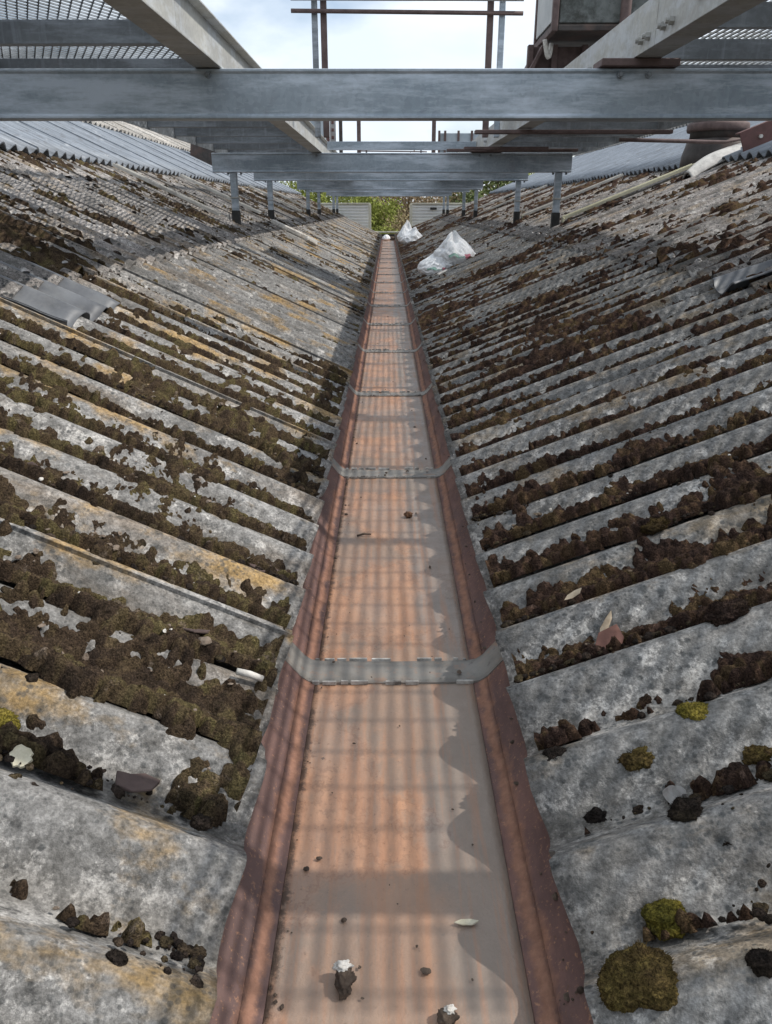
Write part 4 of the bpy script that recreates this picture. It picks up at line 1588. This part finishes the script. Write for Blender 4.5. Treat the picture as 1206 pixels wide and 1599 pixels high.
rag = [(-.022, -.010), (-.006, -.017), (.014, -.012), (.024, .001), (.010, .013), (-.004, .009), (-.018, .014)]
slab('broken_flake', -1, -0.250, 0.612, rag, 0.004, M['flake'], 'purple-brown ragged flake on the left crest above the bare sheet', 'flake', 'broken flakes', lift=0.010, rz=0.4, bend=0.02, seed=1)
slab('broken_flake', -1, -0.255, 0.905, [(x * 1.1, y * 1.0) for x, y in rag], 0.004, M['flake'], 'grey-purple ragged flake on a left crest amid dark moss', 'flake', 'broken flakes', lift=0.010, rz=1.2, bend=0.02, seed=2)
slab('broken_flake', -1, -0.575, 1.150, [(x * 1.5, y * 1.4) for x, y in rag], 0.005, M['flake'], 'brown triangular flake at the left edge of the photo', 'flake', 'broken flakes', lift=0.012, rz=2.2, bend=0.02, seed=3)
slab('broken_flake', -1, -0.205, 1.135, [(x * 1.2, y * 1.2) for x, y in rag], 0.004, M['flake'], 'dull purple flake close to the left gutter lip on a crest', 'flake', 'broken flakes', lift=0.010, rz=0.2, bend=0.02, seed=7)
slab('broken_flake', 1, 0.284, 0.868, [(x * 1.6, y * 1.3) for x, y in rag], 0.004, mat_plain('terracotta_flake', (0.13, 0.062, 0.048), (0.19, 0.092, 0.072), 40, 0.85, 0, 0.4), 'terracotta-red flake on a right crest beside a dry leaf', 'flake', 'broken flakes', lift=0.008, rz=0.9, bend=0.01, seed=4)
slab('dry_leaf', 1, 0.296, 0.905, [(-.024, 0), (-.008, -.005), (.012, -.004), (.024, .001), (.010, .004), (-.010, .005)], 0.0012, M['leaf_dry'], 'pale brown dry leaf propped on the red flake', 'leaf', None, lift=0.022, rz=1.0, bend=0.06, seed=5)
slab('dry_leaf', 1, 0.272, 0.948, [(-.016, 0), (-.006, -.005), (.008, -.005), (.016, .0), (.008, .005), (-.006, .005)], 0.0012, M['leaf_dry'], 'small grey dry leaf lying on moss above the red flake', 'leaf', None, lift=0.024, rz=0.5, bend=0.05, seed=6)
slab('dry_leaf', 0, 0.077, 0.556, [(-.012, 0), (-.004, -.0035), (.006, -.004), (.013, -.001), (.006, .003), (-.004, .003)], 0.0016, M['lichen'], 'pale seed husk lying on the gutter floor', 'husk', None, lift=0.002, rz=0.1, bend=0.05, seed=6)
b = MB()
b.tube([(-0.017, 0, 0.004), (0.0, 0.001, 0.0045), (0.017, 0, 0.004)], [0.0042, 0.0045, 0.004], 8)
o = b.obj('cigarette_stub', M['white_chip'], None, on_roof(-1, -0.182, 0.806, 0.012), 0, True)
o.rotation_euler = (0, ANG[-1], R(8))
tag(o, 'white stick-like stub near the left gutter lip', 'stub')
# lichen disc on the left crest
b = MB()
n = 22
rs = random.Random(2)
ring = [(0.0105 * (1 + rs.uniform(-.12, .12)) * math.cos(2 * math.pi * k / n), 0.0100 * (1 + rs.uniform(-.12, .12)) * math.sin(2 * math.pi * k / n)) for k in range(n)]
b.add([(x, y, 0) for x, y in ring] + [(x * .9, y * .9, 0.003) for x, y in ring] + [(x * .35, y * .35, 0.0018) for x, y in ring],
      [tuple(range(n - 1, -1, -1))] + [(i, (i + 1) % n, n + (i + 1) % n, n + i) for i in range(n)] + [(n + i, n + (i + 1) % n, 2 * n + (i + 1) % n, 2 * n + i) for i in range(n)] + [tuple(range(2 * n, 3 * n))])
p = on_roof(-1, -0.345, 0.572, 0.004)
o = b.obj('lichen_disc', M['lichen'], None, p)
o.rotation_euler = (R(35), ANG[-1], 0)
tag(o, 'cream round lichen disc on the orange-stained left crest', 'lichen')


def clod(loc, r, m, label, cat, seed, squash=(1, 0.8, 0.8), extra=None, name='dirt_clod', group=None):
    v, f = ico(4)
    d = 1 + 0.9 * (fbm(v[:, 0] * 2.5 + seed, v[:, 1] * 2.5 + v[:, 2] * 2, seed, 4) - 0.5) + 0.35 * (fbm(v[:, 0] * 8, v[:, 1] * 8 + v[:, 2] * 7, seed + 3, 3) - 0.5)
    me = np_mesh(name, v * d[:, None] * r * np.array(squash), f, True)
    o = new_obj(name, me, m, None, loc)
    return tag(o, label, cat, group)


r = empty('moss_pellet', (-0.038, 0.490, 0.0), 'dark fluffy clod with a white chip on top on the near gutter floor', 'debris', 'debris on the gutter floor')
v, f = ico(4)
d = 1 + 0.9 * (fbm(v[:, 0] * 2.5 + 3, v[:, 1] * 2.5 + v[:, 2] * 2, 3, 4) - 0.5) + 0.4 * (fbm(v[:, 0] * 8, v[:, 1] * 8 + v[:, 2] * 7, 6, 3) - 0.5)
new_obj('clod', np_mesh('clod', v * d[:, None] * 0.0105 * np.array([0.85, 1.2, 0.9]), f), M['dirt_clod'], r, (0, 0, 0.007))
d2 = d * (1 + 0.6 * (fbm(v[:, 0] * 4, v[:, 2] * 4, 9, 3) - 0.5))
new_obj('white_chip', np_mesh('white_chip', v * d2[:, None] * 0.008 * np.array([1.0, 0.6, 0.6]), f), M['white_chip'], r, (-0.002, 0.008, 0.015))
r = empty('moss_pellet', (0.052, 0.456, 0.0), 'dark clod with pale speck at the bottom edge of the photo in the gutter', 'debris', 'debris on the gutter floor')
new_obj('clod', np_mesh('clod', v * d[:, None] * 0.009 * np.array([1.0, 1.0, 0.9]), f), M['dirt_clod'], r, (0, 0, 0.006))
new_obj('white_chip', np_mesh('white_chip', v * d2[:, None] * 0.0045 * np.array([1.1, 0.8, 0.6]), f), M['white_chip'], r, (0.002, 0.003, 0.014))
clod((0.047, 1.625, 0.008), 0.0085, mat_plain('brown_seed_head', (0.10, 0.05, 0.03), (0.17, 0.09, 0.05), 60, 0.9, 0, 0.8), 'brown moss ball on the gutter floor before the second joint', 'debris', 12, (1.1, 1, 0.9), name='moss_pellet', group='debris on the gutter floor')
b = MB()
b.tube([(-0.065, 1.512, 0.004), (-0.05, 1.518, 0.006), (-0.035, 1.520, 0.004)], [0.0022, 0.0028, 0.0015], 6)
tag(b.obj('twig', M['dirt_clod'], None, None, 0, True), 'short dark twig on the gutter floor beyond the moss ball', 'twig')

# scattered crumbs nobody could count
rg = np.random.default_rng(77)


def crumbs(n, sampler, r0, r1, m, name, label):
    V, F, b = [], [], 0
    v0, f0 = ico(2)
    for k in range(n):
        p = sampler()
        r_ = r0 + (r1 - r0) * rg.random() ** 3
        sc = r_ * (0.5 + rg.random(3))
        sc[2] *= 0.55
        o_ = rg.random(2) * 60
        v_ = v0 * (1 + 1.3 * (fbm(v0[:, 0] * 1.7 + o_[0] + v0[:, 2], v0[:, 1] * 1.7 + o_[1] - v0[:, 2], k % 60, 2) - 0.5))[:, None] * sc
        V.append(v_ + p)
        F.append(f0 + b)
        b += len(v_)
    o = new_obj(name, np_mesh(name, np.concatenate(V), np.concatenate(F), False), m)
    return tag(o, label, 'debris', None, 'stuff')


def samp_floor():
    y = 0.4 + 9 * rg.random() ** 2.2
    if rg.random() < 0.5:
        x = GC - FH + 0.012 + 0.008 * abs(rg.normal())
    else:
        x = GC + (rg.random() - 0.5) * 2 * (FH - 0.02)
    return np.array([x, y, 0.003])


def samp_joint():
    k = rg.integers(0, 8)
    return np.array([GC + (rg.random() - 0.5) * 1.8 * FH, J0 + k * SEC + rg.normal() * 0.025, 0.008])


def samp_side():
    y = 0.45 + 6 * rg.random() ** 1.5
    t = rg.random()
    return np.array([GC + (FH + 0.012 + t * (LH - FH - 0.014)), y, 0.016 + t * (LZ - 0.014)])


crumbs(150, samp_floor, 0.0009, 0.0036, M['dirt_clod'], 'gutter_crumbs', 'dark crumbs of dirt scattered along the gutter floor')
crumbs(70, samp_joint, 0.001, 0.0045, M['dirt_clod'], 'joint_crumbs', 'dark grit caught on the grey joint strips')
crumbs(70, samp_side, 0.0012, 0.0040, M['dirt_clod'], 'side_crumbs', 'black specks of moss stuck to the right gutter side')


def samp_roof(s):
    def f_():
        while True:
            y = 0.4 + 5.5 * rg.random() ** 1.4
            w = 0.01 + 0.95 * rg.random()
            c = float(cover(s, np.array(y), np.array(w)))
            if c > -0.15:
                n = float(surf_n(s, 0, np.array(y), np.array(w))) + (0.016 if c > 0 else 0.003)
                return to_world(s, np.array([y]), np.array([w]), np.array([n]))[0]
    return f_


crumbs(260, samp_roof(-1), 0.0010, 0.0040, M['white_chip'], 'pale_chips', 'pale chips and shell bits strewn on the left moss')
crumbs(200, samp_roof(1), 0.0010, 0.0042, M['white_chip'], 'pale_chips', 'pale chips and shell bits strewn on the right moss')
crumbs(700, samp_roof(-1), 0.0015, 0.006, mat_plain('dead_grey_moss', (0.14, 0.11, 0.085), (0.24, 0.19, 0.15), 70, 0.95, 0, 0.8, (0.08, 0.055, 0.04), 0.6), 'dead_moss_bits', 'grey-brown dead moss lumps on the left moss')
crumbs(320, samp_roof(1), 0.0015, 0.0055, mat_plain('dead_brown_moss', (0.11, 0.085, 0.06), (0.18, 0.135, 0.095), 70, 0.95, 0, 0.8, (0.06, 0.04, 0.03), 0.6), 'dead_moss_bits', 'brown dead moss lumps on the right moss')

# white debris pieces on the far left slope
foam = [(-.17, -.03), (-.05, -.06), (.10, -.05), (.17, 0), (.12, .05), (-.06, .05), (-.15, .03)]
slab('rubble_piece', -1, -0.92, 7.45, foam, 0.04, M['white_chip'], 'white broken slab on the left slope near the third post', 'rubble', 'white rubble on the left slope', lift=0.03, rz=0.1, seed=8)
slab('rubble_piece', -1, -0.78, 7.75, [(x * .7, y * .8) for x, y in foam], 0.035, M['loose'], 'smaller pale broken slab just below the white one', 'rubble', 'white rubble on the left slope', lift=0.03, rz=0.4, seed=9)
slab('rubble_piece', -1, -0.70, 7.25, [(x * .45, y * .7) for x, y in foam], 0.03, M['white_chip'], 'smallest white fragment lowest on the left slope', 'rubble', 'white rubble on the left slope', lift=0.03, rz=0.9, seed=10)
slab('scrap', 1, 0.42, 5.95, [(-.05, -.015), (.03, -.02), (.05, .0), (.0, .02), (-.04, .018)], 0.006, M['white_chip'], 'small white scrap on the moss below the two white sacks', 'scrap', lift=0.02, rz=0.6, seed=11)


# ------------------------------------------------------------------ white sacks
def sack(loc, sx, sy, sz, rz, lean, seed, label, ear=1.0, prints=False):
    v, f = ico(5)
    v = v.copy()
    up = np.clip(v[:, 2], -1, 1)
    # slumped body, wide at the bottom, drawn into an ear at the top
    wdt = np.where(up > 0, 1 - 0.30 * up ** 2.4, 1 + 0.05 * up)
    z = np.where(up < 0, up * 0.55, up * (0.75 + 0.25 * ear * np.clip(up, 0, 1) ** 3 * (1 + 1.2 * np.sin(2.0 * np.arctan2(v[:, 1], v[:, 0]) + seed))))
    x = v[:, 0] * wdt
    y = v[:, 1] * wdt
    a = np.arctan2(v[:, 1], v[:, 0])
    fold = (fbm(a * 1.6 + 10, up * 1.6, seed, 3) - 0.5) * 0.45 - np.abs(fbm(a * 3.5 + 4, up * 3.0 + 3, seed + 5, 3) - 0.5) * 0.75 + 0.08
    k = 1 + fold * (0.55 + 0.6 * np.clip(up, 0, 1))
    x, y = x * k, y * k
    z = z + (fbm(v[:, 0] * 3, v[:, 1] * 3, seed + 8, 3) - 0.5) * 0.22
    x = x + lean * np.clip(up, 0, 1) ** 2
    V = np.stack([x * sx, y * sy, (z + 0.5) * sz], 1)
    root = empty('plastic_sack', loc, label, 'rubbish sack', 'white plastic sacks left on the roof')
    new_obj('sack_body', np_mesh('sack_body', V, f, True), M['bag'], root)
    if prints:
        # small flat print marks following the front of the body
        for mname, ax, zz, wv, hv in (('print_green', -1.9, 0.50, 0.30, 0.05), ('print_red', -1.15, 0.42, 0.22, 0.07), ('print_green', -1.5, 0.36, 0.36, 0.03)):
            sel = np.where((np.abs(np.arctan2(v[:, 1], v[:, 0]) - ax) < wv) & (np.abs(up - (zz - 0.35)) < hv * 2))[0]
            fm = np.isin(f, sel).all(1)
            if fm.sum() < 2:
                continue
            ff = f[fm]
            us, inv = np.unique(ff, return_inverse=True)
            nrm = V[us] - V.mean(0)
            nrm /= np.linalg.norm(nrm, axis=1)[:, None]
            new_obj('printed_mark', np_mesh('printed_mark', V[us] + nrm * 0.002, inv.reshape(ff.shape), True), M[mname], root)
    root.rotation_euler = (0, 0, rz)
    return root


p = on_roof(1, 0.385, 6.42, 0.0)
sack((p.x, p.y, p.z - 0.015), 0.150, 0.12, 0.135, 0.0, 0.15, 3, 'front left white sack of the near pair on the right slope', 0.6, True)
p = on_roof(1, 0.535, 6.45, 0.0)
sack((p.x, p.y, p.z - 0.02), 0.160, 0.12, 0.165, 0.3, -0.1, 14, 'taller white sack with pointed top, right of the near pair', 0.8, True)
p = on_roof(1, 0.36, 12.6, 0.0)
sack((p.x, p.y, p.z - 0.02), 0.18, 0.14, 0.15, 0.2, 0.3, 23, 'white sack farther down the right slope, nearer of the far pair', 1.0)
p = on_roof(1, 0.30, 13.8, 0.0)
sack((p.x, p.y, p.z - 0.01), 0.16, 0.14, 0.19, 0.9, 0.3, 34, 'white sack leaning behind the other far sack', 1.2)
sack((-0.035, 17.6, 0.0), 0.09, 0.08, 0.09, 0.0, 0.1, 41, 'white sack lying in the far end of the gutter', 0.3)
clod((0.10, 17.75, 0.03), 0.07, M['dirt_clod'], 'dark heap of moss blocking the far end of the gutter', 'debris', 19, (1, .8, .8), name='moss_heap')

# ------------------------------------------------------------------ end cladding with the opening
YC2 = 18.95
for s, xa_, xb_ in ((-1, -2.6, -0.41), (1, 0.53, 2.7)):
    r = empty('gable_cladding', ((xa_ + xb_) / 2, YC2, 0.0), {-1: 'white ribbed metal cladding left of the opening at the far gutter end', 1: 'white ribbed metal cladding right of the far opening, with a dark hole'}[s], 'cladding', 'white cladding at the gutter end')
    n = 10
    z0, z1 = 0.08, 0.735
    h = (z1 - z0) / n
    pr = [(0.0, 0.0), (0.0, h * 0.55), (0.028, h * 0.7), (0.028, h * 0.97), (0.034, h * 0.97), (0.034, 0.0)]
    b = MB()
    b.prism(pr, 'X', xa_, xb_)
    pm = b.mesh('cladding_plank', M['cladding'])
    for k in range(n):
        new_obj('cladding_plank', pm, None, r, Vector((0, YC2, z0 + k * h)) - Vector(r.location))
    b = MB()
    b.box(xa_ - 0.01, xb_ + 0.01, YC2 - 0.02, YC2 + 0.05, z1 + 0.001, z1 + 0.03)
    part(b, 'top_trim', 'trim', r, 0.003)
    xe = xb_ if s < 0 else xa_
    b = MB()
    b.box(xe - 0.03, xe + 0.03, YC2 - 0.03, YC2 - 0.004, z0, z1 - 0.001)
    part(b, 'edge_trim', 'trim', r, 0.003)
    if s > 0:
        b = MB()
        b.box(0.97, 1.12, YC2 - 0.03, YC2 - 0.002, 0.62, 0.67)
        part(b, 'dark_vent', 'black_gap', r, 0.008)
b = MB()
b.box(-0.36, 0.45, YC2 - 0.06, YC2 + 0.02, 0.125, 0.155)
tag(b.obj('sill_bar', M['trim'], None, None, 0.003), 'cream sill bar across the foot of the opening at the far end', 'sill')
b = MB()
b.box(-6, 6, YC2 + 0.06, YC2 + 0.26, GZ, 0.08)
tag(b.obj('gable_wall', M['brick']), 'brick gable wall below the white cladding, hidden behind the roof end', 'wall')


# ------------------------------------------------------------------ trees beyond
def tree(x, y, h, rx, rz, m, n, ls, label, seed, bare=0.0, low=0.25, cat='tree', upright=False, ry=None):
    rg = np.random.default_rng(seed)
    root = empty('bush' if cat == 'bush' else 'tree', (x, y, GZ), label, cat, 'trees and bushes beyond the building')
    b = MB()
    tr = 0.03 * h
    lean = rg.normal() * 0.03 * h
    tp = [(0, 0, 0), (lean * .3, 0, h * .3), (lean * .7, lean * .3, h * .6), (lean, lean * .5, h * .9)]
    b.tube(tp, [tr, tr * .75, tr * .45, tr * .12], 8)
    b.obj('trunk', M['bark'], root, None, 0, True)
    b = MB()
    tips = []
    nl = 16
    for k in range(nl):
        a = k * 2.4 + rg.random()
        z0 = h * (low + (0.85 - low) * (k + 0.5) / nl)
        L = rx * (0.6 + 0.5 * rg.random()) * (1.1 - 0.5 * k / nl)
        p0 = Vector((lean * z0 / h, 0, z0))
        p1 = p0 + Vector((math.cos(a) * L * .5, math.sin(a) * L * .5, L * (0.35 + (0.5 if upright else 0.0))))
        p2 = p0 + Vector((math.cos(a) * L, math.sin(a) * L, L * (0.6 + (0.9 if upright else 0.0))))
        b.tube([p0, p1, p2], [tr * .35, tr * .22, tr * .06], 5)
        tips += [p1, p2]
        for q in range(3 + int(8 * bare)):
            d = Vector((rg.normal(), rg.normal(), abs(rg.normal()) + 0.3)).normalized() * L * (0.3 + 0.4 * rg.random())
            st = p0.lerp(p2, 0.35 + 0.65 * rg.random())
            b.tube([st, st + d * .5 + Vector((0, 0, .05)), st + d], [tr * .09, tr * .06, tr * .02], 4, False)
            tips.append(st + d)
    b.obj('branches', M['bark'], root)
    # leaf clumps
    cz = h * (low + 1) / 2
    C = np.array([t[:] for t in tips])
    K = len(C)
    extra = 60
    u = rg.normal(size=(extra, 3))
    u /= np.linalg.norm(u, axis=1)[:, None]
    u *= (0.45 + 0.55 * rg.random(extra))[:, None] ** 0.6
    E = u * np.array([rx, rx, (h - h * low) / 2]) + np.array([lean, 0, cz])
    C = np.concatenate([C, E])
    idx = rg.integers(0, len(C), n)
    sig = rx * 0.16
    P = C[idx] + rg.normal(size=(n, 3)) * sig * np.array([1, 1, 0.9])
    P[:, 2] = np.maximum(P[:, 2], 0.15)
    A = rg.normal(size=(n, 3))
    A[:, 2] *= 1.4 if upright else 0.7
    A /= np.linalg.norm(A, axis=1)[:, None]
    B = np.cross(A, rg.normal(size=(n, 3)))
    B /= np.linalg.norm(B, axis=1)[:, None]
    sz = ls * (0.6 + 0.9 * rg.random(n))[:, None]
    asp = 0.28 if upright else 0.5
    V = np.stack([P - A * sz, P + B * sz * asp, P + A * sz, P - B * sz * asp], 1).reshape(-1, 3)
    F = np.arange(4 * n).reshape(n, 4)
    new_obj('crown', np_mesh('crown', V, F, False), m, root)


tree(-0.62, 25.5, 6.2, 1.0, 1, M['leaf_willow'], 26000, 0.055, 'bright spring-green willow bush at the left of the opening', 1, low=0.15, cat='bush', upright=True)
tree(0.35, 27.0, 5.2, 1.3, 1, M['leaf_tan'], 26000, 0.045, 'tan dry bush low in the middle of the opening', 2, low=0.1, cat='bush', upright=True)
tree(1.3, 30.5, 5.3, 1.2, 1, M['leaf_tan'], 13000, 0.045, 'straw-coloured bush at the right of the opening', 3, low=0.1, cat='bush', upright=True)
tree(0.5, 36.0, 5.6, 1.7, 1, M['leaf_brown'], 9000, 0.04, 'leafless grey-brown tree behind the tan bush', 4, bare=1.0, low=0.2, upright=True)
tree(2.6, 34.0, 5.4, 1.7, 1, M['leaf_brown'], 11000, 0.045, 'russet budding tree above the right cladding', 5, bare=0.8, low=0.2, upright=True)
tree(-3.0, 36.0, 7.0, 2.0, 1, M['leaf_green'], 7000, 0.08, 'dull green tree above the left cladding', 6, low=0.2)
tree(5.2, 40.0, 8.0, 2.2, 1, M['leaf_green'], 8000, 0.085, 'green tree seen past the right posts above the roof', 7, low=0.2)
tree(-7.0, 42.0, 7.3, 2.2, 1, M['leaf_green'], 7000, 0.085, 'distant green tree seen between the left posts', 8, low=0.2)
tree(8.4, 48.0, 7.9, 2.6, 1, M['leaf_willow'], 7000, 0.09, 'pale green tree farthest right above the roof edge', 9, low=0.2)
tree(-1.4, 44.0, 7.7, 2.2, 1, M['leaf_willow'], 7000, 0.085, 'pale green tree far behind the willow bush', 10, low=0.2)
tree(2.6, 46.0, 6.2, 2.6, 1, M['leaf_brown'], 12000, 0.06, 'brown wood-edge tree far behind the russet one', 11, bare=0.6, low=0.15)
tree(0.4, 31.0, 5.9, 2.0, 1, M['leaf_brown'], 40000, 0.06, 'dense brown thicket filling the back of the opening', 13, low=0.05, cat='bush', upright=True)
tree(3.2, 34.0, 6.1, 2.4, 1, M['leaf_green'], 20000, 0.08, 'dense green bush behind the right cladding', 14, low=0.05, cat='bush')
tree(-2.6, 31.0, 6.0, 2.0, 1, M['leaf_willow'], 20000, 0.07, 'dense pale green bush behind the left cladding', 15, low=0.05, cat='bush', upright=True)
tree(-11.5, 52.0, 7.6, 2.8, 1, M['leaf_green'], 7000, 0.1, 'round green tree farthest to the left', 12, low=0.2)
